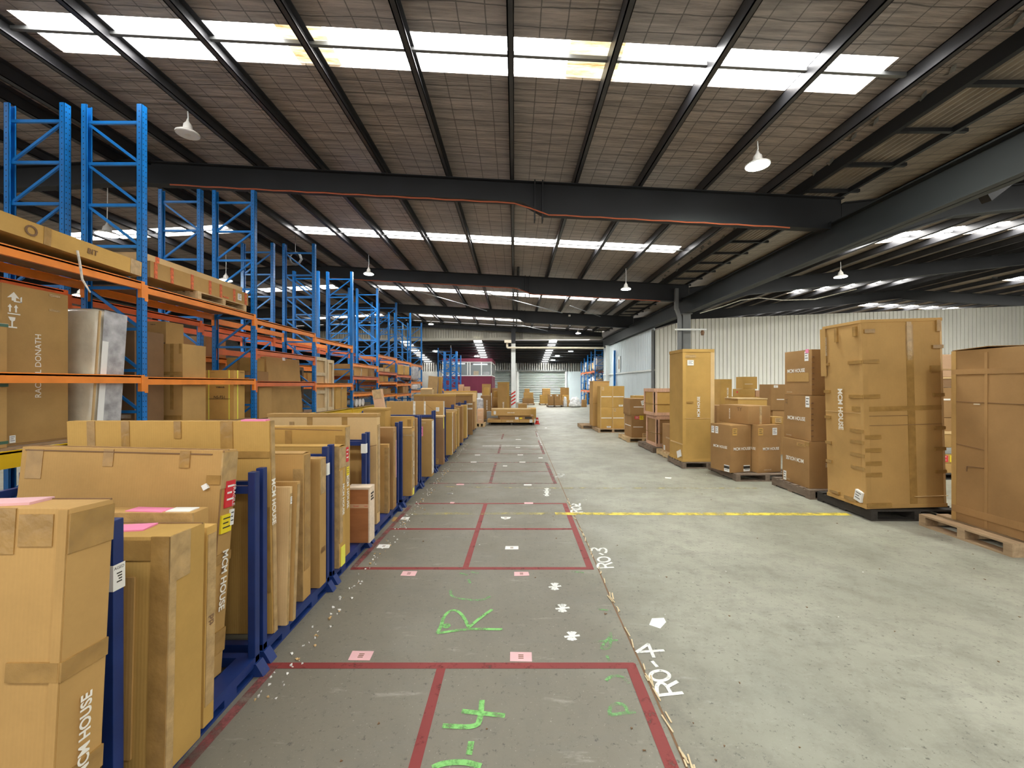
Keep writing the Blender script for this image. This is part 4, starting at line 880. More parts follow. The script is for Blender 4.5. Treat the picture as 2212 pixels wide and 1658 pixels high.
sp_ = carton('upright loudspeaker carton with two yellow straps', (-5.84, 7.84, zl), .56, .32, .93, 'card_gold', feats=[T('F', .145, -.0, .175, 1.0, 'label_lime'), T('F', .83, 0, .86, 1.0, 'label_lime'), T('R', .3, 0, .38, 1, 'label_lime'), ('text', 'F', 'YAMAHA', .55, .655, .17, 0, 'ink_dark', .03), ('text', 'F', 'NS-F51', .52, .455, .20, 0, 'ink_dark', 0), ('label', 'F', .52, .42, .4, .006, 'ink_dark', 0, False), ('text', 'F', 'YAMAHA', .3, .955, .08, 0, 'ink_brown', 0), ('text', 'R', 'YAMAHA', .7, .96, .12, 0, 'ink_dark', 0), ('text', 'R', 'YAMAHA', .7, .7, .12, 0, 'ink_dark', .03)], group=G1)
carton('brown carton with printed lines stacked behind the middle upright', (-5.98, 8.62, 1.032 + .705), .60, .5, .28, 'card_brown', feats=[('label', 'F', .6, .4, .4, .02, 'ink_dark', 0, False)], group=G3); carton('plain brown pair-width carton on the lowest level beside the big panel carton', (-5.98, 8.62, 1.032), .70, .45, .70, 'card_tan', feats=[T('F', .45, 0, .5, 1), ('label', 'F', .2, .5, .02, .12, 'ink_brown', 0, False), ('label', 'F', .75, .5, .02, .12, 'ink_brown', 0, False)], group=G1)
carton('creased carton with tape, stacked above the printed one', (-5.98, 8.66, 2.02), .55, .40, .28, 'card_gold', feats=[T('F', .4, 0, .5, 1)], group=G3)
carton('large flat panel carton leaning in the second bay, white scrap on its top', (-5.48, 9.14, 1.032), .12, 1.42, 1.32, 'card_tan', roll=-4, feats=[('label', 'R', .5, .985, .12, .07, 'paper_white', 0, False), T('R', .93, .9, .98, .98, 'tape_clear')], group=G1)
def timber_frame(label, x, y0, y1, z0, z1, mat='timber_pale', panel='card_pale', rungs=(.35, .7), name='slatted_timber_crate', rot=0):
    r = empty(name, (x, y0, z0), (0, 0, math.radians(rot))); tag(r, label, 'crate', G1); D = y1 - y0; h = z1 - z0
    for y in (0, D - .09): MB().box(0, .05, y, y + .09, 0, h).build('stile', mat, r)
    for t in (0, *rungs, 1): z = t * (h - .09); MB().box(.005, .045, .09, D - .09, z, z + .09).build('rail', mat, r)
    MB().box(.0, .008, .09, D - .09, .09, h - .09).build('panel', panel, r); return r
timber_frame('pale timber crate frame standing in the third bay', -5.325, 11.05, 11.72, 1.001, 2.48); timber_frame('thicker pale timber frame standing just beyond the first frame', -5.33, 11.78, 12.2, 1.001, 2.44, rungs=(.5,))
timber_frame('dark weathered timber frame behind the second upright', -5.6, 10.60, 10.76, 1.033, 2.3, 'pallet_grey', 'pallet_black', (.3, .6)); timber_frame('grey weathered timber frame just before the crate frames', -5.75, 10.98, 11.02 + .25, 1.001, 2.2, 'pallet_grey', 'pallet_black', (.4,))
carton('carton with a small white label, lowest level beyond the timber frames', (-5.98, 12.3, 1.001), .70, .85, .77, 'card_gold', feats=[('label', 'R', .55, .85, .1, .1), T('R', .45, 0, .5, 1)], group=G1)
for a in [('wide carton in the third bay above the labelled one', (-7.06, 12.3, 1.735), .69, 1.0, .36, 'card_gold'), ('carton on the fourth bay deck beside the open one', (-5.97, 13.7, 2.032), .70, 1.3, .38, 'card_tan'), ('open dark-mouthed carton at the end of the fourth bay deck', (-5.95, 15.1, 2.032), .68, .6, .3, 'card_brown'),
          ('low carton on the fifth bay middle deck', (-5.9, 16.3, 1.862), .6, 1.2, .22, 'card_gold'), ('pale flat carton on the fifth bay top deck', (-5.9, 16.2, 2.262), .6, 1.5, .14, 'card_pale'), ('long tan carton on the sixth bay top deck', (-5.9, 18.7, 2.192), .68, 2.0, .42, 'card_gold'),
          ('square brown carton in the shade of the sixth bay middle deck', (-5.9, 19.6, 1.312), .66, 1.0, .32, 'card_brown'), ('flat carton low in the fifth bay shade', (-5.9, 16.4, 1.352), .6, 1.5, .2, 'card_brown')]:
    carton(a[0], *a[1:6], feats=[T('R', .45, 0, .55, 1)], group=G3)
wrapped('grey plastic-wrapped furniture on the last rack bay', (-5.95, 21.3, 1.892), .75, 1.7, .85, 'plastic_grey', seed=4, amp=.12, cat='furniture bundle', group=G3); wrapped('white wrapped bundle low on the last rack bay', (-5.9, 21.4, 1.432), .7, 1.3, .34, 'wrap_white', seed=5, amp=.08, cat='furniture bundle', group=G3)
for i in range(3):
    m = MB(); m.tube([(-5.95, 13.95 + .3 * i, 1.115), (-5.28, 13.95 + .3 * i, 1.115)], [.13, .13], 16); o_ = m.build('plastic_roll', 'wrap_white', smooth=True)
    tag(o_, ('white film roll, first of three on the low fourth-bay deck', 'white film roll, middle of three on the low fourth-bay deck', 'white film roll, last of three on the low fourth-bay deck')[i], 'film roll', 'white film rolls on the rack')
# top level
carton('very long tan carton lying high on the rack with its end over the beam', (-5.72, 3.41, 3.34), .52, 2.36, .20, 'card_gold', lean=2.6, rot=-1.2, dent=.012, feats=[T('R', .02, .0, .06, 1, 'tape_clear'), T('R', .93, 0, .99, 1, 'tape_clear'), T('R', .5, 0, .53, 1), ('text', 'R', 'o', .45, .5, .12, 0, 'ink_brown', 0), ('text', 'R', 'o', .3, .6, .1, 0, 'ink_brown', 0), ('text', 'R', 'BIT', .72, .5, .12, 0, 'ink_brown', .02), ('label', 'R', .12, .6, .12, .06)], group=G2)
wrapped('black plastic-wrapped lengths under the long tan carton', (-5.98, 3.5, 3.202), .6, .9, .085, 'black', seed=8, amp=.02, group=G2)
carton('second long carton tucked behind the long tan one', (-5.98, 4.7, 3.46), .24, 1.0, .14, 'card_pale', group=G2)
lp = pallet('pale timber pallet under the orange-taped cartons on the rack', -5.95, -5.24, 6.9, 8.15, .13, 'pallet_pale', along='Y', group=None); lp.location.z = 3.162
FT = [T('R', a, 0, a + .025, 1, 'tape_fragile') for a in (.03, .16, .34, .52, .64, .80, .95)]
carton('long carton ringed with orange fragile tape, lower of the pair on the rack', (-5.72, 6.02, 3.293), .46, 2.22, .24, 'card_tan', lean=0, dent=.012, feats=FT + [('label', 'R', .88, .5, .1, .12), T('R', .68, .1, .74, .2, 'tape_fragile')], group=G2)
carton('long carton lying on the orange-taped one', (-5.86, 5.98, 3.536), .52, 2.2, .11, 'card_pale', feats=[T('R', .1, 0, .13, 1, 'tape_fragile')], group=G2)
m = MB(); m.tube([(-5.14, 4.9, 3.32), (-5.145, 4.93, 3.2), (-5.165, 4.98, 3.0), (-5.15, 5.06, 2.86)], [.012, .012, .011, .008], 8); tag(m.build('hanging_strap', 'tape_white', smooth=True), 'pale loose strap hanging over the orange rack beam', 'strap')
# ------------------------------------------------------------------ goods along the white wall
GW = 'cartons stacked on pallets along the white wall'
def rowpal(label, *a, **k): return pallet(label, *a, **k)
pallet('weathered pallet under the tall taped-lid carton, first on the wall side', 5.02, 6.25, 4.20, 5.17, .14, 'pallet_wood', 'Y')
pallet('blackened pallet under the very tall taped carton', 4.56, 5.74, 5.32, 6.27, .14, 'pallet_black', 'X')
pallet('grey pallet under the stack of three big cartons', 4.48, 5.62, 6.31, 7.25, .14, 'pallet_grey', 'X')
pallet('worn pallet under the two turned cartons', 3.98, 5.12, 7.48, 8.55, .13, 'pallet_grey', 'X')
pallet('pallet under the tall narrow carton', 3.48, 4.55, 8.62, 9.45, .13, 'pallet_grey', 'X')
pallet('new-looking pallet under the low plain carton', 3.58, 4.7, 9.50, 10.50, .13, 'pallet_pale', 'X')
pallet('grey splintered pallet under the pink-timbered crates', 3.52, 4.75, 10.58, 11.85, .13, 'pallet_grey', 'X')
pallet('bright pallet under the two-high brown cartons', 3.40, 4.35, 12.5, 13.6, .13, 'pallet_pale', 'X')
pallet('pallet under the block of four golden cartons', 3.02, 4.1, 15.0, 16.1, .13, 'pallet_wood', 'X'); pallet('pallet poking out under the tall corner carton', 2.62, 3.5, 16.3, 17.3, .13, 'pallet_wood', 'X')

carton('big worn carton with a buckled lid and a torn handle slot, on the weathered pallet', (5.22, 4.22, .142), .98, .75, 2.0, 'card_brown', dent=.014, feats=[('seam', 'L', .0, .70, 1, .70), ('seam', 'L', 0, .455, .5, .435), T('L', .46, .0, .50, .98, 'card_brown'), T('L', .0, .86, 1, .89, 'card_brown'), ('seam', 'L', .47, .45, .47, .96), ('corner', 'L', .03, .05, 'card_tan'), T('L', 0, .05, 1, .09, 'card_brown'),
    ('label', 'L', .36, .69, .06, .012, 'ink_pale', 0, False), ('seam', 'L', .22, .33, .45, .335, 'ink_brown'), ('seam', 'L', .22, .33, .215, .30, 'ink_brown'), ('flaps', 3), T('F', 0, .3, 1, .4)], group=GW)
tall = carton('very tall carton bound with many strips of brown tape, on the blackened pallet', (4.53, 5.36, .142), 1.03, .66, 2.43, 'card_tan', roll=-1.6, dent=.012, feats=[
    T('F', .55, .0, .64, .97), T('F', 0, .515, 1, .54), T('L', .72, .515, 1, .54), ('corner', 'F', .03, .07, 'card_tan'), ('corner', 'F', .985, .025, 'card_pale'), ('corner', 'L', .97, .05, 'card_tan'),
    T('F', .55, .76, .63, .985, 'tape_white') if False else T('F', .56, .78, .62, .985, 'tape_clear'), *[T('L', .66, z, 1, z + .018) for z in (.20, .27, .34, .40, .585, .77)], *[T('F', 0, z, .2, z + .02) for z in (.17, .23, .30, .37, .585, .77)],
    *[T('L', 0, z, .16, z + .016) for z in (.2, .31, .46, .61, .77)], *[T('F', .87, z, 1, z + .018) for z in (.18, .30, .41, .585, .84)], T('F', .84, .715, .95, .75), T('L', .35, .9, .42, .98), T('L', .82, .92, .9, .97), T('F', .02, .93, .15, .95), T('F', .92, .93, .97, .99), T('F', .0, .01, .3, .03), T('L', .1, .03, .35, .045), T('L', .5, .02, .8, .04),
    T('F', .6, .06, 1, .062, 'card_pale'), ('seam', 'L', 0, .503, 1, .505, 'card_pale'), ('seam', 'F', 0, .49, .55, .49), ('text', 'L', MCM, .48, .52, .56, -90, 'ink_white', .024, 1.12), ('text', 'L', 'MCM HOUSE', .13, .88, .26, -90, 'ink_pale', 0), ('label', 'L', .86, .06, .11, .14, 'paper_white', -15), ('base', .05), ('lid', .035, 'card_tan'), ('seam', 'F', 0, .44, 1, .44)], group=GW)
# torn sleeve of lid board hanging down the back edge
MB().box(-.02, -.011, .60, .70, 1.72, 2.40).build('hanging_edge_board', 'card_tan', tall)
A = [('topmost of three big cartons, a pink tag over its white slip', 1.575, .71, .05, [('label', 'L', .82, .86, .085, .15), ('label', 'L', .84, .97, .07, .06, 'paper_pink', 0, False), ('text', 'L', MCM, .44, .55, .42, 1, 'ink_white', .024, 1.12), T('L', .1, .3, .9, .5, 'card_gold' if False else 'card_tan')], 0),
     ('middle of three big cartons, white slip at its corner', .866, .705, .035, [('label', 'L', .88, .86, .085, .17), ('label', 'L', .1, .84, .06, .1, 'card_brown', 0), ('text', 'L', MCM, .48, .47, .42, 0, 'ink_white', .024, 1.12)], 0),
     ('bottom carton of the stack of three, its lettering upside down', .142, .72, 0, [('text', 'L', MCM, .48, .55, .42, 180, 'ink_white', .024, 1.12), ('label', 'L', .1, .12, .07, .15), ('label', 'L', .72, .9, .2, .05, 'card_tan', 0), T('L', .85, .9, 1, .98)], 0)]
for lb, z, h, dx, ft, _ in A:
    carton(lb, (4.53 + dx, 6.40 + dx * .3, z), .72 - dx, .64, h, 'card_brown', feats=ft + [('text', 'F', MCM, .62, .5, .4, 180 if z < .2 else 0, 'ink_pale', .02, 1.12), ('text', 'L', 'MCM HOUSE', .2, .06, .13, 0, 'ink_pale', 0)] + [T('F', 0, .1 + .12 * i, .05, .13 + .12 * i, 'card_dark') for i in range(7) if z > .2], group=GW)
def turned(label, N_, rot, W, D, z, h, mat, feats, **kw):   # N_: the near corner; rot turns both faces to the lens
    return carton(label, (N_[0], N_[1], z), W, D, h, mat, rot, 0, 0, feats, GW, **kw)
tf = [('label', 'L', .12, .87, .07, .13), ('label', 'L', .32, .87, .07, .13), ('label', 'F', .2, .86, .1, .13, 'card_gold', 0), ('text', 'L', MCM, .5, .52, .34, 0, 'ink_white', .022, 1.12), ('text', 'F', MCM, .55, .5, .38, 0, 'ink_white', .022, 1.12), ('label', 'L', .82, .08, .12, .12, 'paper_white', 0), ('label', 'F', .78, .08, .14, .11, 'paper_white', 0), ('label', 'L', .82, .105, .12, .05, 'ink_dark', 0, False), ('label', 'F', .78, .10, .14, .05, 'ink_dark', 0, False)]
turned('turned carton with two white slips, facing the aisle corner-on', (3.93, 7.57), 16, .46, .50, .132, .865, 'card_brown', tf)
turned('turned carton with one white slip, tucked in beside the two-slip one', (4.43, 7.56), 14, .5, .46, .132, .87, 'card_brown', [('label', 'F', .1, .86, .1, .13, 'card_gold', 0), ('label', 'F', .72, .86, .1, .13), ('text', 'F', MCM, .55, .5, .36, 0, 'ink_white', .022, 1.12), ('text', 'L', MCM, .5, .5, .34, 0, 'ink_white', .022, 1.12), ('text', 'F', 'MCM HOUSE', .4, .06, .16, 0, 'ink_pale', 0)])
turned('oblong carton bridging the two turned cartons', (4.30, 7.66), 14, .5, .74, 1.004, .34, 'card_brown', [('text', 'L', 'MCM HOUSE', .38, .5, .2, -90, 'ink_white', .026), ('text', 'L', 'TY', .72, .8, .12, 0, 'ink_brown', 0), T('F', .5, 0, .6, 1, 'tape_clear')])
carton('small carton with a yellow slip beside the bridging oblong one', (4.83, 7.80, 1.004), .2, .2, .13, 'card_gold', feats=[('label', 'F', .55, .5, .12, .09, 'label_yellow' if False else 'card_pale', 0)], group=GW)
carton('long bright carton standing behind the bridging oblong one', (4.75, 8.85, .002), .62, .55, 1.44, 'card_gold', rot=0, feats=[T('F', 0, .55, 1, .56, 'tape_clear'), ('lid', .02, 'card_pale')], group=GW)
carton('tall narrow carton with pale edges and a notched white label', (3.50, 8.66, .132), .66, .68, 2.34, 'card_gold', rot=1.5, dent=.014, feats=[('corner', 'F', .05, .07, 'card_gold'), ('corner', 'F', .95, .08, 'card_pale'), ('lid', .06, 'card_gold'), ('label', 'F', .25, .88, .13, .11, 'paper_white', 0), T('F', .08, .925, .42, .95, 'tape_clear'), ('seam', 'F', .1, .385, .92, .385, 'card_pale'), ('seam', 'F', .92, .385, .92, .93), T('F', .12, .52, .34, .535, 'tape_brown'), ('text', 'F', MCM, .5, .49, .42, 90, 'ink_white', .022, 1.12), ('base', .06), T('L', .1, .15, 1, .16, 'card_pale'), ('label', 'L', .75, .06, .2, .14, 'paper_white', 20, False)], group=GW)
carton('low plain carton with a small white label at its foot', (3.68, 9.56, .132), .62, .80, .65, 'card_brown', feats=[('label', 'L', .18, .1, .1, .11), ('text', 'L', 'MCM HOUSE', .5, .5, .3, 0, 'ink_pale', 0)], group=GW)
def timber_crate(label, x, y, z, W, D, h):
    r = empty('timber_crate', (x, y, z)); tag(r, label, 'crate', 'pink-timbered crates'); t = .085
    MB().box(.02, W - .02, .02, D - .02, .02, h - .02).build('carton_panel', 'card_brown' if z < .5 else 'card_gold', r)
    for a in (0, W - t):
        for b in (0, D - .03): MB().box(a, a + t, b, b + .03, 0, h).build('corner_batten', 'timber_pink', r)
    for q in (0, h - t):
        for b in (-.004, D - .026): MB().box(0, W, b, b + .03, q, q + t).build('edge_batten', 'timber_pink', r)
        for a in (-.004, W - .026): MB().box(a, a + .03, .0, D, q, q + t).build('edge_batten', 'timber_pink', r)
    for b in (0, D - t): MB().box(-.002, .03, b, b + t, t, h - t).build('corner_batten', 'timber_pink', r)
    MB().box(-.003, W + .003, -.005, D + .005, h * .42, h * .44).build('tape_strip', 'tape_brown', r); return r
timber_crate('lower of two pink-timbered crates, on the splintered pallet', 3.66, 10.72, .132, .78, .84, .79); timber_crate('upper of two pink-timbered crates', 3.60, 10.74, .93, .74, .84, .70)
carton('lower brown carton of a two-high stack with a flame sticker', (3.54, 12.58, .132), .50, .8, .67, 'card_brown', feats=[('label', 'F', .35, .9, .16, .09, 'label_red', 0), ('label', 'F', .6, .9, .12, .12, 'label_yellow', 0), ('label', 'F', .8, .1, .15, .13, 'card_pale', 0), ('label', 'F', .4, .48, .3, .02, 'ink_white', 0, False), T('L', .1, .5, .9, .53, 'ink_white')], group=GW)
carton('upper brown carton of a two-high stack with a tilted white slip', (3.5, 12.6, .805), .52, .78, .50, 'card_brown', feats=[('label', 'F', .75, .75, .1, .14, 'paper_white', 15), ('label', 'F', .5, .5, .3, .02, 'ink_white', 0, False)], group=GW)
carton('golden carton standing behind the two-high brown stack', (3.95, 13.7, .002), .45, .5, 1.36, 'card_gold', group=GW)
q = 0
for z, nm in ((.132, 'bottom'), (.905, 'top')):
    for x, sd in ((3.13, 'aisle side'), (3.565, 'wall side')):
        carton('golden carton, %s row on the %s of the block of four' % (nm, sd), (x, 15.12, z), .43, .6, .77, 'card_gold', feats=[('label', 'F', .5, .5, .38, .03, 'ink_white', 0, False), ('label', 'F', .2, .88, .08, .13, 'card_pale', 0) if q in (2, 1) else ('label', 'F', .7, .08, .15, .06, 'paper_white', 0), ('corner', 'F', .02, .02, 'card_pale')], group=GW); q += 1
carton('tall corner carton standing behind the block of four', (3.0, 15.9, .142), .62, .7, 1.72, 'card_tan', feats=[('label', 'F', .5, .78, .02, .3, 'card_pale', 0, False), T('F', 0, .5, 1, .51), ('lid', .04)], group=GW)
BK = 'cartons in the depth along the white wall'
for a in [('upright carton with side lettering, behind the tall narrow one', (5.55, 11.2, .002), .30, .5, 1.88, 'card_gold', [('text', 'F', MCM, .62, .78, .36, 90, 'ink_white', .02)]),
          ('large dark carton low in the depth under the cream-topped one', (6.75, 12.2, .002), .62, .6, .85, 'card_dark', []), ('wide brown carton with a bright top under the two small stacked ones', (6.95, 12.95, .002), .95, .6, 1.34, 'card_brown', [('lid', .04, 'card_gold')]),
          ('lit carton with a red dot, third from the top of the depth stack', (7.05, 13.0, 1.348), .46, .45, .245, 'card_gold', [('label', 'L', .6, .6, .08, .06, 'label_red', 0, False)]), ('topmost carton against the white wall, half in shade', (7.15, 13.02, 1.597), .44, .42, .38, 'card_gold', [('label', 'F', .4, .4, .25, .02, 'ink_pale', 0, False)]),
          ('pinkish carton beside the small stacked ones', (7.56, 13.05, 1.348), .34, .3, .2, 'card_pink', []), ('brown carton with a strap line, upper of two beside the stack of three', (6.35, 10.3, 1.10), .58, .5, .64, 'card_brown', [('label', 'F', .2, .92, .1, .06, 'paper_white', 0), ('label', 'F', .5, .42, .3, .02, 'ink_white', 0, False)]),
          ('brown carton, lower of two beside the stack of three', (6.40, 10.32, .002), .55, .5, 1.095, 'card_brown', []), ('small brown carton peeping over the bright long one', (5.95, 12.4, .002), .35, .4, 1.38, 'card_brown', []), ('low brown carton on the floor beyond the peeping one', (6.2, 11.6, .002), .45, .4, 1.28, 'card_tan', []),
          ('brown carton close behind the bright long one', (4.95, 10.2, .002), .5, .5, 1.22, 'card_brown', [])]:
    carton(a[0], *a[1:6], feats=a[6], group=BK)
pallet('black pallet under the mixed stack seen between the tall cartons', 7.55, 8.75, 7.62, 8.6, .11, 'pallet_black', 'X')
z = .112
for lb, h, mt, w_, ft in [('flat carton at the foot of the mixed stack between the tall cartons', .18, 'card_tan', .95, []), ('flat carton with red and yellow stickers in the mixed stack', .17, 'card_gold', .92, [('label', 'F', .2, .5, .22, .12, 'label_red', 0), ('label', 'F', .42, .5, .12, .12, 'label_yellow', 0, False)]), ('grey flat pack in the mixed stack', .12, 'wall_grey', .96, []), ('tan flat carton with a pale top in the mixed stack', .3, 'card_tan', .95, [('lid', .05, 'card_pale')]),
                          ('brown carton in the middle of the mixed stack', .25, 'card_brown', .9, []), ('brown carton with a white strip in the mixed stack', .56, 'card_brown', .95, [('label', 'F', .25, .6, .2, .03, 'ink_white', 0, False), ('corner', 'F', .66, .02, 'card_dark')]), ('pale-framed open carton high in the mixed stack', .19, 'card_dark', .92, [('lid', .03, 'card_pale'), ('corner', 'F', .04, .1, 'card_gold')]), ('pinkish taped carton on top of the mixed stack', .42, 'card_pink', .9, [T('F', .4, 0, .46, 1), T('F', 0, .3, 1, .36)])]:
    carton(lb, (7.7, 7.68, z), w_, .75, h - .006, mt, feats=ft, group='mixed stack between the tall cartons'); z += h

# ------------------------------------------------------------------ middle of the hall: flat cartons round the white column
GM = 'cartons round the white column'
pallet('black pallet under the long flat cartons', -1.08, .85, 17.72, 18.6, .11, 'pallet_black', 'X')
for a in [('long flat carton at the bottom of the pile before the column', (-1.15, 17.7, .112), 2.0, .8, .128, 'card_tan', [('label', 'F', .93, .5, .12, .13), ('text', 'F', 'MCM HOUSE', .48, .45, .28, 0, 'ink_white', .02), T('F', .30, 0, .31, 1), T('F', .68, 0, .69, 1)]),
          ('long flat carton with yellow stickers, middle of the pile', (-.62, 17.76, .244), 1.45, .7, .155, 'card_brown', [('label', 'F', .5, .3, .14, .1), ('label', 'F', .62, .3, .12, .06, 'label_yellow', 0, False), ('label', 'F', .84, .42, .3, .08, 'ink_dark', 0, False)]),
          ('long carton with a printed label, top of the pile before the column', (-.98, 17.72, .403), 1.68, .7, .28, 'card_tan', [('label', 'F', .09, .45, .09, .14), ('text', 'F', 'MCM HOUSE', .5, .45, .3, 0, 'ink_white', .02), ('lid', .03, 'card_pale')]),
          ('upright carton with side lettering, left of the tall one by the column', (-1.56, 19.3, .132), .47, .5, 1.08, 'card_brown', [('text', 'F', MCM, .62, .6, .45, 90, 'ink_white', .02), T('F', 0, .25, 1, .27)]),
          ('tall upright carton next to the white column', (-.78, 19.4, .132), .54, .5, 1.70, 'card_tan', [('text', 'F', MCM, .5, .3, .55, 90, 'ink_white', .02), ('corner', 'F', .92, .08, 'card_gold'), ('lid', .05, 'card_gold')]),
          ('carton half hidden right behind the white column pile', (-.38, 20.76, .002), .2, .4, 1.15, 'card_brown', []), ('low carton with a white label beyond the column pile', (.2, 21.4, .002), .45, .5, .72, 'card_tan', [('label', 'F', .4, .5, .14, .1)]), ('opened flap carton beside the low labelled one', (.70, 21.0, .002), .4, .5, .48, 'card_gold', [('flaps', 14)]),
          ('bottom of three stacked cartons behind the tall upright one', (-1.05, 20.2, .132), .35, .4, .55, 'card_brown', []), ('middle of three stacked cartons behind the tall upright one', (-1.03, 20.22, .685), .33, .4, .42, 'card_tan', []), ('top of three stacked cartons behind the tall upright one', (-1.0, 20.24, 1.108), .28, .35, .3, 'card_gold', [])]:
    carton(a[0], *a[1:6], feats=a[6], group=GM)
a_ = a
pallet('pallet under the upright carton with side lettering', -1.65, -.05, 19.2, 20.7, .13, 'pallet_wood', 'X', group='timber pallets round the white column')
carton('grey flat pack lying beside the long carton pile', (-1.25, 18.9, .002), .5, .25, .5, 'wall_grey', group=GM, cat='flat pack', name='flat_pack')
for z, nm in ((.152, 'lower'), (.44, 'upper')): carton('%s pinkish crate at the end of the stillage row' % nm, (-1.52, 17.05, z), .24, .5, .285, 'card_pink', feats=[('label', 'F', .5, .5, .12, .02, 'ink_pale', 0, False)], group='pinkish crates at the end of the row', cat='crate')
pallet('pale pallet under the two pinkish crates', -1.6, -1.2, 16.95, 17.65, .15, 'pallet_pale', 'X', group='timber pallets round the white column')
wrapped('black and white wrapped goods behind the pinkish crates', (-1.72, 17.75, 0), .4, .5, 1.15, 'plastic_grey', seed=12, amp=.1)
c = empty('traffic_cone', (1.0, 18.2, 0)); c.scale = (.85, .85, .95); tag(c, 'orange-red traffic cone beside the long flat cartons', 'cone'); MB().box(-.13, .13, -.13, .13, 0, .03).build('cone_base', 'red_plastic', c); MB().lathe([(.1, .03), (.07, .2), (.05, .30)], 16).build('cone_body', 'red_plastic', c, smooth=True)
MB().lathe([(.076, .17), (.062, .24)], 16).build('reflective_band', 'paper_white', c, smooth=True)

# far end of the stillage side: pale tall cartons, boxes, small rack frames
GF = 'goods by the far office'
for a in [('tall pale carton leaning at the end of the rack run', (-4.35, 20.4, .002), .45, .25, 2.15, 'card_pale', [], 4), ('second tall pale carton leaning by the rack run end', (-3.85, 20.6, .002), .16, .3, 2.1, 'card_gold', [], 3), ('pale open box below the leaning pale cartons', (-4.4, 19.5, .002), .55, .5, 1.5, 'card_pale', [('flaps', 12)], 0),
          ('pinkish carton standing on end, of two in front of the maroon office', (-2.98, 22.2, 1.33), .27, .3, .40, 'card_pink', [], 0), ('smaller pinkish carton beside the one on end by the maroon office', (-2.68, 22.2, 1.33), .3, .3, .28, 'card_pink', [], 0), ('broad carton carrying the two pinkish ones', (-3.2, 22.0, .002), 1.2, .6, 1.32, 'card_tan', [T('F', 0, .5, 1, .53)], 0),
          ('tan carton stacked at the near corner of the office', (-1.9, 24.5, .002), .5, .5, 1.75, 'card_tan', [], 0), ('brown carton at the near corner of the office', (-1.35, 24.8, .002), .45, .5, 1.5, 'card_brown', [], 0), ('golden carton wedged by the office corner', (-1.72, 23.4, .002), .3, .4, 1.55, 'card_gold', [], 0)]:
    carton(a[0], *a[1:6], feats=a[6], roll=a[7], group=GF)
frs = [27.2, 29.6]
rack_run('small empty blue rack by the maroon office', -4.0, -4.9, [26.6, 28.8], [4.05, 4.0], [[(1.4, 'rack_orange', 0)]], phase=1); rack_run('second small blue rack closer to the maroon office', -4.0, -4.9, [29.4, 31.4], [4.05, 3.9], [[(1.2, 'rack_orange', 0)]])
for i, (px, y) in enumerate(((1003, 35.6), (1018, 35.6), (1070, 36.8))):
    x = (px - CX) * y / F

# maroon site office with a band of windows
oy0, oy1, ox0, ox1, oh = 33.0, 38.4, -5.7, -1.78, 3.78
oz = [1.2, 2.38, 3.52]
f_ = empty('site_office', (ox0, oy0, 0)); tag(f_, 'maroon clad office box with a band of white-framed windows', 'office'); W, D = ox1 - ox0, oy1 - oy0
m = MB(); m.box(.05, W - .05, .05, D, 0, 1.05); m.build('base_wall', 'white_steel', f_)
def clad(x0, x1, y, z0, z1, ax):
    m = MB(); k = int((x1 - x0) / .12)
    for i in range(k):
        a, b = x0 + (x1 - x0) * i / k, x0 + (x1 - x0) * (i + 1) / k; c = a + (b - a) * .7
        for p, q_, d in ((a, c, 0), (c, b, .02)):
            if ax == 'x': m.box(p, q_, y + d, y + .06, z0, z1)
            else: m.box(y - .06, y - d, p, q_, z0, z1)
    return m
clad(0, W, 0, 1.05, oz[1], 'x').build('cladding', 'maroon', f_); clad(0, D, W, 1.05, oz[1], 'y').build('cladding', 'maroon', f_)
MB().box(-.03, W + .03, -.03, D, oz[2], oh).build('roof_fascia', 'maroon', f_); MB().box(.02, .05, .05, D, 0, oh).build('back_wall', 'maroon', f_); MB().box(.05, W - .06, D - .05, D, 1.05, oh).build('rear_wall', 'wall_bluewhite', f_)
MB().box(.05, W - .06, .06, D - .05, oz[1] - .25, oz[1] - .2).build('upper_floor', 'deck_ply', f_)
m = MB(); xs = [0, W * .33, W * .66, W]
for x in (0, W * .25, W * .5, W * .55, W * .78, W - .08): m.box(x, x + .08, -.01, .05, oz[1], oz[2])
m.box(0, W, -.012, .05, oz[1], oz[1] + .07); m.box(0, W, -.012, .05, oz[2] - .07, oz[2]); m.build('window_frame', 'white_steel', f_)
m = MB(); 
for y in (.05, D * .5, D - .1): m.box(W - .05, W, y, y + .08, oz[1], oz[2])
m.box(W - .05, W, 0, D, oz[1], oz[1] + .07); m.box(W - .05, W, 0, D, oz[2] - .07, oz[2]); m.build('window_frame', 'white_steel', f_)
MB().quad((.0, .02, oz[1]), (W, .02, oz[1]), (W, .02, oz[2]), (0, .02, oz[2])).build('window_pane', 'pane_glass', f_); MB().quad((W - .02, 0, oz[1]), (W - .02, D, oz[1]), (W - .02, D, oz[2]), (W - .02, 0, oz[2])).build('window_pane', 'pane_glass', f_)
MB().box(.6, 1.6, 1.5, 1.7, oz[2] - .12, oz[2] - .06).build('ceiling_lamp', 'office_light', f_); MB().box(2.2, 3.4, 2.5, 2.7, oz[2] - .12, oz[2] - .06).build('ceiling_lamp', 'office_light', f_)
MB().box(W * .62, W * .95, -.012, .04, .45, .98).build('lower_window', 'frosted', f_)
carton('carton on the office sill behind the glass', (ox0 + W * .62, oy0 + .35, oz[1] - .19), .4, .35, .6, 'card_tan', group=GF)
wrapped('pale papers piled behind the office glass', (ox0 + W * .1, oy0 + .3, oz[1] - .19), .9, .4, .5, 'wrap_white', seed=33, amp=.15, cat='papers', group=GF); wrapped('grey office gear behind the last glass pane', (ox0 + W * .8, oy0 + .4, oz[1] - .19), .6, .4, .55, 'plastic_grey', seed=35, amp=.15, cat='office gear', group=GF)

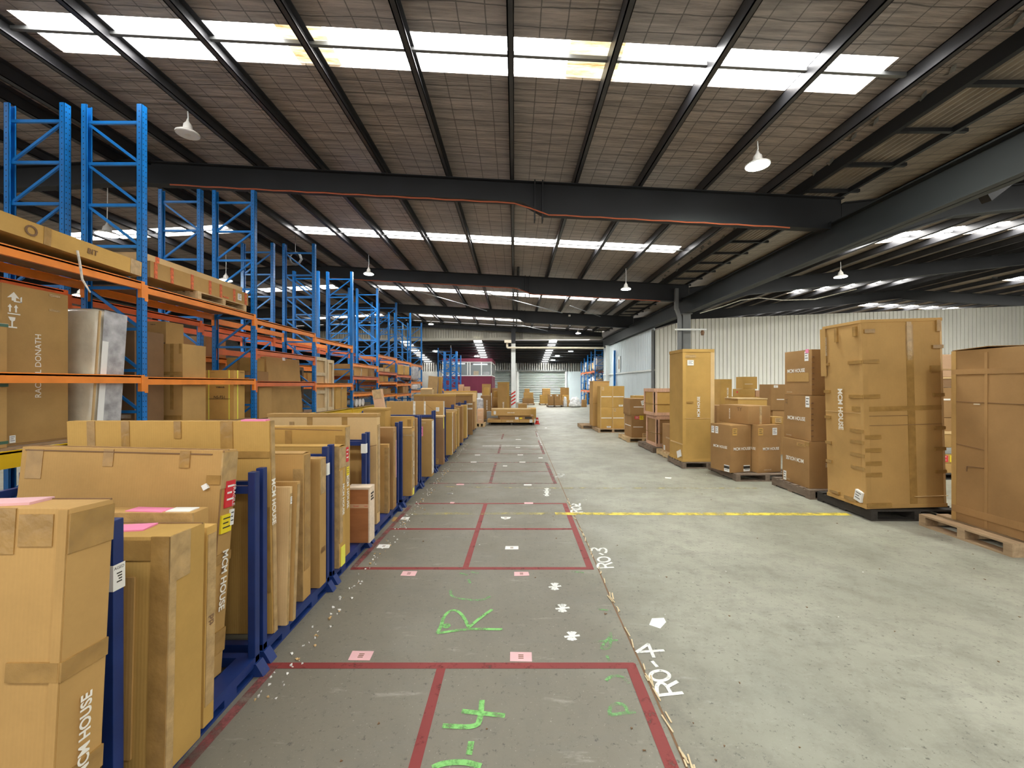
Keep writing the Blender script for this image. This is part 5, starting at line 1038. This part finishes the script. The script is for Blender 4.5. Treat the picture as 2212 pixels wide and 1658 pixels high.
# far right: rack along the annex wall, full of wrapped goods
rf = [31.9, 33.5, 35.1, 36.8, 38.5]
rack_run('dark blue rack along the annex wall loaded with wrapped goods', 6.15, 7.1, rf, [4.55, 4.35, 4.2, 4.0, 3.8], [[(2.75, 'rack_red', 1), (1.2, 'rack_red', 1)]] * 4)
GA = 'wrapped goods on the annex rack'
for i, (y, z, h, w_, mt, lb) in enumerate([(32.0, 2.785, 1.15, .8, 'plastic_grey', 'tall grey film-wrapped bundle, first on the upper annex rack level'), (33.6, 2.785, .75, .8, 'card_pale', 'tan bundle second on the upper annex rack level'), (35.2, 2.785, .9, .8, 'black', 'dark bundle third on the upper annex rack level'), (36.9, 2.785, .95, .85, 'wrap_white', 'white wrapped bundle last on the upper annex rack level'),
        (32.0, 1.235, .95, .8, 'card_tan', 'tan goods first on the lower annex rack level'), (33.6, 1.235, 1.2, .8, 'wrap_white', 'white draped goods second on the lower annex rack level'), (35.2, 1.235, 1.0, .8, 'plastic_grey', 'grey bundle third on the lower annex rack level'), (36.9, 1.235, .8, .8, 'black', 'black bundle last on the lower annex rack level'),
        (32.0, .0, .95, .8, 'still_blue', 'navy covered goods under the annex rack'), (33.7, .0, .9, .8, 'card_brown', 'brown goods on the floor under the annex rack'), (35.3, 0, 1.0, .8, 'black', 'black covered goods on the floor under the annex rack'), (36.9, 0, .9, .8, 'card_tan', 'tan goods on the floor at the end of the annex rack')]):
    wrapped(lb, (6.24, y + .1, z), w_ - .03, 1.35, h, mt, seed=40 + i, amp=.14, taper=.2, group=GA, freq=2.0)
GR = 'stacks before the roller doors'
pallet('pallet under the stepped stack before the middle of the roller door', .62, 1.7, 34.6, 35.7, .13, 'pallet_wood', 'X', group='timber pallets by the roller door'); pallet('pallet under the two-step stack by the roller door', 2.1, 3.2, 34.6, 35.7, .13, 'pallet_wood', 'X', group='timber pallets by the roller door')
pallet('pallet under the dark brown cartons by the roller door', 2.5, 3.7, 31.5, 32.6, .13, 'pallet_grey', 'X', group='timber pallets by the roller door')
for a in [('broad bottom carton of the stepped stack by the roller door', (.68, 34.7, .132), .95, .7, .42, 'card_brown'), ('second carton up in the stepped stack by the roller door', (.78, 34.72, .555), .8, .6, .48, 'card_tan'), ('top carton of the stepped stack by the roller door', (.85, 34.75, 1.038), .42, .4, .32, 'card_tan'),
          ('lower tan carton of the two-step stack by the roller door', (2.15, 34.7, .132), .85, .7, .7, 'card_gold'), ('upper carton of the two-step stack by the roller door', (2.35, 34.72, .835), .65, .6, .55, 'card_tan'),
          ('dark brown carton, bottom row door side, by the roller door', (2.58, 31.6, .132), .42, .6, .42, 'card_brown'), ('dark brown carton, bottom row rack side, by the roller door', (3.04, 31.6, .132), .5, .6, .42, 'card_brown'), ('dark brown carton with a white slip, top row door side', (2.58, 31.62, .556), .42, .55, .40, 'card_brown'), ('dark brown carton with a white slip, top row rack side', (3.04, 31.62, .556), .45, .55, .40, 'card_brown'),
          ('tan carton low in the heap beside the dark brown cartons', (3.72, 32.0, .002), .55, .5, .5, 'card_tan'), ('tall tan carton standing behind the heap by the white jamb', (3.75, 33.5, .002), .65, .5, 1.45, 'card_tan'), ('carton on the heap by the white jamb', (3.8, 32.7, .002), .5, .5, .85, 'card_gold'), ('broken carton among the white wrap by the annex rack', (5.15, 31.6, .002), .35, .45, .55, 'card_brown')]:
    carton(a[0], *a[1:6], feats=[('label', 'F', .5, .8, .12, .1)] if 'white slip' in a[0] else [T('F', 0, .5, 1, .53)], group=GR)
wrapped('heap of grey plastic sheeting on the floor by the annex rack', (4.05, 31.2, 0), 1.1, .8, .78, 'wrap_white', seed=60, amp=.22, taper=.55, cat='plastic sheet', name='plastic_sheet_heap', freq=3.5); wrapped('white wrap and foam scraps on the dark brown cartons', (3.72, 31.55, 0.0), .3, .4, .8, 'wrap_white', seed=61, amp=.15, taper=.3, cat='wrapping', name='foam_wrapping')
for nm, lb, p in (('metal_pole', 'white upright pole beside the small blue racks', (-4.86, 31.9)),):
    tag(MB().tube([(p[0], p[1], 0), (p[0], p[1], 4.7)], .03, 8).build(nm, 'white_steel'), lb, 'pole')

# ------------------------------------------------------------------ pipes, wiring, lamps, brackets
tag(MB().tube([(-.52, YG - .75, 4.745), (-.52, YG - .75, 4.45), (-.50, YG - .75, 4.42), (-.45, YG - .75, 4.40), (6.55, YG - .75, 4.38)], .075, 12).build('ceiling_drain_pipe', 'pipe_cream', smooth=True), 'cream drain pipe running level past the white column', 'pipe')
tag(MB().box(-.72, -.22, YG - .95, YG - .6, 4.75, 4.95).build('rainwater_head', 'pipe_cream'), 'cream box head on top of the drain pipe', 'pipe box')
dp = MB(); dp.bar((6.2, RAFT[2] - .16, 4.6), (6.2, RAFT[2] - .16, 5.4), .13, .12); dp.bar((6.2, RAFT[2] - .16, 4.65), (6.32, RAFT[2] - .16, 4.3), .13, .12); dp.bar((6.32, RAFT[2] - .16, 4.35), (6.32, RAFT[2] - .16, 0), .12, .12); tag(dp.build('downpipe', 'steel_grey'), 'grey square downpipe cranked onto the column by the white wall', 'downpipe')
br = empty('sensor_bracket', (6.1, RAFT[2] - .27, 3.82)); tag(br, 'white arm with a small dark sensor on the column by the white wall', 'sensor bracket'); MB().box(0, 1.2, -.02, .02, -.03, .03).build('arm', 'white_steel', br); MB().lathe([(.05, -.22), (.07, -.1), (.04, -.03)], 12, (1.05, 0, 0)).build('sensor', 'ink_brown', br, smooth=True)
MB().tube([(6.3, YG - 2.0, 4.2), (6.2, YG - 2.2, 3.7)], .05, 8)
for i, (yy, z) in enumerate(((R1, 0), (R1 + DY, 0))):
    zb_ = lambda x: zroof(x) - .205 - (.46 + (.66 - .46) * min(1, max(0, (x - .1) / .5))) - .035
    pts = [(x, yy - .13, zb_(x) + (.012 if int(x * 3) % 2 else 0)) for x in [-7 + .35 * k for k in range(37)]]
    tag(MB().tube(pts, .014, 6).build('orange_cable', 'cable_orange', smooth=True), ('orange cable clipped under the first dark rafter', 'orange cable clipped under the second dark rafter')[i], 'cable')
for i, (a, b) in enumerate((((-4.4, 18.2, 5.85), (-1.5, 22.8, 5.75)), ((-1.5, 18.0, 5.75), (2.6, 22.6, 5.6)), ((2.8, 21.0, 5.7), (4.8, 23.2, 5.5)), ((-1.6, 25.4, 5.75), (2.4, 30.2, 5.6)))):
    struct(MB().tube([a, b], .018, 6), 'trim_%d' % (3 + i), 'galv')
def lamp(label, x, y, z, r=.17, lit=True, cord=True, group='round high-bay lamps hung from the roof', zr=None):
    o = empty('high_bay_lamp', (x, y, z)); tag(o, label, 'ceiling lamp', group); zt_ = (zr if zr else zroof(x) - .2)
    MB().lathe([(r * .98, 0), (r, .02), (r * .75, .05), (r * .42, .075), (r * .34, .16), (r * .16, .2), (r * .05, .26)], 28).build('housing', 'lamp_body', o, smooth=True)
    MB().lathe([(r * .93, -.006), (r * .93, 0.001)], 28).build('diffuser', ('lamp_glow' if y < 10 else 'lamp_glow_small') if lit else 'frosted', o)
    MB().lathe([(r * .22, -.014), (r * .22, -.005)], 16).build('driver_cap', 'lamp_body' if not lit else ('lamp_glow' if y < 10 else 'lamp_glow_small'), o)
    MB().tube([(0, 0, .25), (.01, 0, (zt_ - z) * .6), (0, 0, zt_ - z)], .008, 6).build('hanger_cord', 'white_steel', o); return o
lamp('lit round lamp hung before the first dark rafter, on the valley side', 3.97, 6.8, 5.31, .185)
lamp('unlit white round lamp hung above the first rack uprights', -5.33, 6.8, 5.82, .17, False)
for l in (('unseen fill lamp added behind the lens, on the valley side', 3.97, -.7, 5.31), ('unseen fill lamp added behind the lens, on the rack side', -5.33, -.7, 5.8)): lamp(*l)  # unseen lamps added behind the camera to light the goods from the front
for l in (('unseen fill lamp added for the white wall, beyond the valley beam', 11.2, 6.8, 5.42), ('unseen fill lamp added for the white wall, outer east before the first rafter', 19, 6.8, 6.0), ('unseen fill lamp added for the white wall, outer east at the second rafter', 19, 14.3, 6.0)): lamp(*l, zr=zroof_r(l[1]) - .2)  # lamps added out of view to brighten the white wall
LM = [('lit round lamp at the second rafter, on the rack side', -5.0, 14.3, 5.52), ('lit round lamp at the second rafter, on the valley side', 3.83, 14.3, 5.0), ('lit round lamp at the end gable, on the rack side', -5.4, 27, 5.62), ('lit round lamp at the end gable, on the valley side', 4.3, 28, 5.15)]
for l in LM: lamp(*l)
for lb, x, y, z, zr in (('lit round lamp beyond the valley beam at the second rafter', 11.2, 14.3, 5.42, None), ('lit round lamp beyond the ridge over the rear rack', -8.6, 8.8, 4.9, None), ('lit round lamp low beyond the ridge, in the second bay', -9.9, 14.3, 5.3, None), ('lit round lamp far beyond the ridge, behind the tall arrow-marked carton', -14.8, 14.2, 4.75, None),
        ('lit lamp under the annex roof beside the gable, rack side', -6.5, 34.2, 4.45, None), ('lit lamp under the annex roof, first right of the drain pipe', 4.6, 34, 4.42, None), ('lit lamp under the annex roof, beside the bright strip', 3.75, 36.3, 4.22, None), ('lit lamp under the annex roof, low over the roller door', 3.55, 38.2, 3.95, None), ('small lit lamp under the annex roof by the office corner', -3.3, 36.5, 4.2, None)):
    lamp(lb, x, y, z, .2, zr=(zannex(y) - .05 if y > 32 else (zroof_r(x) - .2 if x > 7 else None)))

# ------------------------------------------------------------------ paper slips and scraps on the slab
def slip(label, px, mat, z=.004, name='paper_slip', group='paper slips stuck to the marked floor', marks=True, off=(700, 1000), s=2.52):
    p = [G(off[0] + a / s, off[1] + b / s) for a, b in px]; c = sum(p, Vector()) / len(p); m = MB(); q = [Vector((v.x - c.x, v.y - c.y, 0)) for v in p]
    m.prism([(v.x, v.y, 0) for v in q], (0, 0, .0015)); o = m.build(name, mat); o.location = (c.x, c.y, z - .0035); tag(o, label, 'paper', group)
    if marks:
        w_ = abs(q[1].x - q[0].x) * .12; d = .02
        for i in range(3): MB().box(-w_, w_, -d + i * d * .8, -d + i * d * .8 + d * .4, .0016, .002).build('printed_mark', 'ink_brown', o)
    return o
slip('pink paper slip by the first red cross line, rack side', [(155, 1022), (272, 1024), (248, 1074), (130, 1072)], 'paper_palepink'); slip('pink scuffed paper slip by the first red cross line, middle', [(1013, 1028), (1130, 1030), (1132, 1080), (1012, 1078)], 'paper_palepink')
slip('pink paper slip before the second red cross line, rack side', [(430, 588), (508, 588), (495, 614), (415, 612)], 'paper_palepink'); slip('torn pale pink slip before the second red cross line', [(1035, 592), (1112, 592), (1118, 612), (1035, 614)], 'paper_palepink')
slip('white paper slip near the plywood crate', [(300, 442), (365, 443), (352, 462), (285, 462)], 'paper_white'); slip('white paper slip in the middle red box', [(988, 452), (1058, 452), (1058, 469), (985, 469)], 'paper_white')
slip('white paper slip lying by the stillage foot', [(418, 293), (468, 293), (458, 307), (412, 306)], 'paper_white'); slip('torn white slip near the yellow line', [(962, 292), (1018, 293), (1010, 302), (985, 306), (965, 300)], 'paper_white')
slip('brown card scrap by the stillage foot', [(380, 293), (410, 296), (395, 318), (368, 316)], 'card_tan', name='cardboard_scrap', group='scraps on the floor', marks=False); slip('torn creased white paper on the bare floor past the joint', [(1785, 845), (1850, 842), (1862, 865), (1830, 900), (1770, 880)], 'paper_white', group='scraps on the floor', marks=False)
for i, (a, mt, lb) in enumerate([([(1090, 213), (1138, 213), (1138, 222), (1090, 222)], 'paper_palepink', 'pink slip on the third red cross line'), ([(688, 211), (712, 212), (705, 219), (685, 218)], 'paper_palepink', 'scrap of pink slip on the third red cross line'), ([(720, 113), (762, 113), (762, 119), (720, 119)], 'paper_palepink', 'pink slip on the fourth cross line'),
        ([(1088, 115), (1130, 115), (1130, 121), (1088, 121)], 'paper_white', 'white slip on the fourth cross line'), ([(672, 163), (702, 163), (698, 168), (670, 168)], 'paper_white', 'white slip between the third and fourth cross lines'), ([(1855, 76), (1892, 78), (1888, 84), (1858, 82)], 'paper_white', 'white scrap out on the bare floor')]): slip(lb, a, mt, marks=False)
for a, mt, lb in [([(945, 598), (1002, 598), (1000, 604), (945, 604)], 'paper_white', 'white slip on the fifth faint cross line, rack side'), ([(1405, 598), (1462, 598), (1462, 604), (1405, 604)], 'paper_white', 'white slip on the fifth faint cross line, joint side'), ([(1250, 634), (1290, 634), (1290, 640), (1250, 640)], 'paper_white', 'white slip between the fifth faint lines'), ([(985, 531), (1035, 531), (1035, 536), (985, 536)], 'paper_white', 'white slip on the sixth faint line, rack side'),
                  ([(1388, 530), (1440, 530), (1440, 535), (1388, 535)], 'paper_white', 'white slip on the sixth faint line, joint side'), ([(1585, 558), (1625, 558), (1625, 564), (1585, 564)], 'paper_white', 'white slip lying against the joint'), ([(1645, 276), (1665, 276), (1665, 280), (1645, 280)], 'paper_white', 'small white slip far along the lane'), ([(1370, 386), (1420, 386), (1420, 390), (1370, 390)], 'paper_white', 'small white slip beyond the white cross line'),
                  ([(1370, 460), (1412, 460), (1412, 464), (1370, 464)], 'paper_white', 'white slip just before the white cross line'), ([(725, 896), (780, 896), (778, 902), (725, 902)], 'paper_white', 'white slip before the third cross line, rack side')]: slip(lb, a, mt, marks=False, off=(800, 860), s=4.364)
m = MB(); rl = random.Random(11)
for i in range(260):
    y = 2.3 + rl.random() ** 1.3 * 10; x = -1.46 + abs(rl.gauss(0, .05)) + rl.random() * .08; r_ = rl.uniform(.003, .013); a = rl.uniform(0, 3.14); p = [(x + r_ * math.cos(a + k * 2.1) * rl.uniform(.5, 1.2), y + r_ * math.sin(a + k * 2.1) * rl.uniform(.5, 1.4), .002) for k in range(3)]
    m.prism(p, (rl.uniform(-.005, .005), 0, rl.uniform(.004, .012)), rl.choice((0, 0, 1)))
tag(m.build('packing_debris', ['paper_white', 'card_pale']), 'shreds of packing scattered along the stillage feet', 'debris', kind='stuff')
m = MB()
for i in range(120):
    x, y = rl.uniform(-1.3, 6), 1.2 + rl.random() ** 1.5 * 9; r_ = rl.uniform(.003, .010); p = [(x + r_ * math.cos(k * 2.1) * rl.uniform(.4, 1.6), y + r_ * math.sin(k * 2.1) * rl.uniform(.4, 1.6), .001) for k in range(3)]; m.prism(p, (0, 0, .004), rl.choice((0, 1, 1)))
tag(m.build('floor_grit', ['paper_white', 'ink_brown']), 'specks of grit and splinters over the open floor', 'grit', kind='stuff')

# ------------------------------------------------------------------ odds and ends on the walls and roof
def pxp(px, py, y): return ((px - CX) * y / F, y, H + (CY - py) * y / F)
tag(MB().box(6.50, 6.62, 27.2, 27.36, 0, 3.95).build('steel_post', 'rack_blue'), 'blue steel post against the pale side wall', 'post')
sg = MB().box(6.63, 6.655, 26.1, 26.7, 2.5, 3.5).build('wall_sign', 'white_steel'); tag(sg, 'narrow white notice panel on the pale side wall', 'sign'); MB().box(6.626, 6.63, 26.3, 26.5, 2.7, 3.3).build('printed_mark', 'ink_brown', sg)
tag(MB().tube([pxp(1512, 676, 17.2), pxp(1560, 662, 17.2), pxp(1600, 648, 17.2), pxp(1640, 643, 17.2), pxp(1690, 648, 17.2), pxp(1760, 646, 17.2), pxp(1850, 624, 17.2)], .022, 8).build('ceiling_conduit', 'tape_white', smooth=True), 'pale sagging conduit strung under the dark east roof', 'conduit')
m = MB()
c_ = Vector(pxp(638, 558, 13.0))
m.tube([(c_.x + (.15 + .02 * (k // 16)) * math.cos(k * math.pi / 8), c_.y + .01 * (k // 16), c_.z + (.17 + .02 * (k // 16)) * math.sin(k * math.pi / 8)) for k in range(49)], .012, 6); m.tube([(c_.x, c_.y, c_.z + .17), (c_.x, c_.y, zroof(c_.x) - .1)], .008, 6)
tag(m.build('ceiling_cable_coil', 'steel_grey', smooth=True), 'grey coil of cable hung from the ridge purlin above the racks', 'cable coil')
st_ = empty('strip_lamp', (3.1, 24.0, 5.55)); tag(st_, 'short pale batten lamp under the roof past the third rafter', 'batten lamp'); MB().box(-.06, .06, -.6, .6, 0, .09).build('ceiling_batten', 'lamp_body', st_); MB().tube([(0, .4, .09), (0, .4, .18)], .01, 6).build('hanger', 'steel_grey', st_)
# torn ends of foil hanging along the gutter edge
m = MB(); rf_ = random.Random(3)
for k in range(26):
    y = 3.5 + k * .55 + rf_.uniform(-.2, .2); x = 5.62 + rf_.uniform(-.1, .1); z = zroof(x) - .004; w_ = rf_.uniform(.08, .3); d_ = rf_.uniform(.02, .09)
    m.add([(x, y, z), (x + .1, y + w_ * .5, z - .008), (x + .04, y + w_, z), (x + .05, y + w_ * .7, z - d_), (x - .03, y + w_ * .2, z - d_ * .7)], [(0, 1, 3, 4), (1, 2, 3)])
tag(m.build('trim_foil', 'foil_torn'), kind='structure')
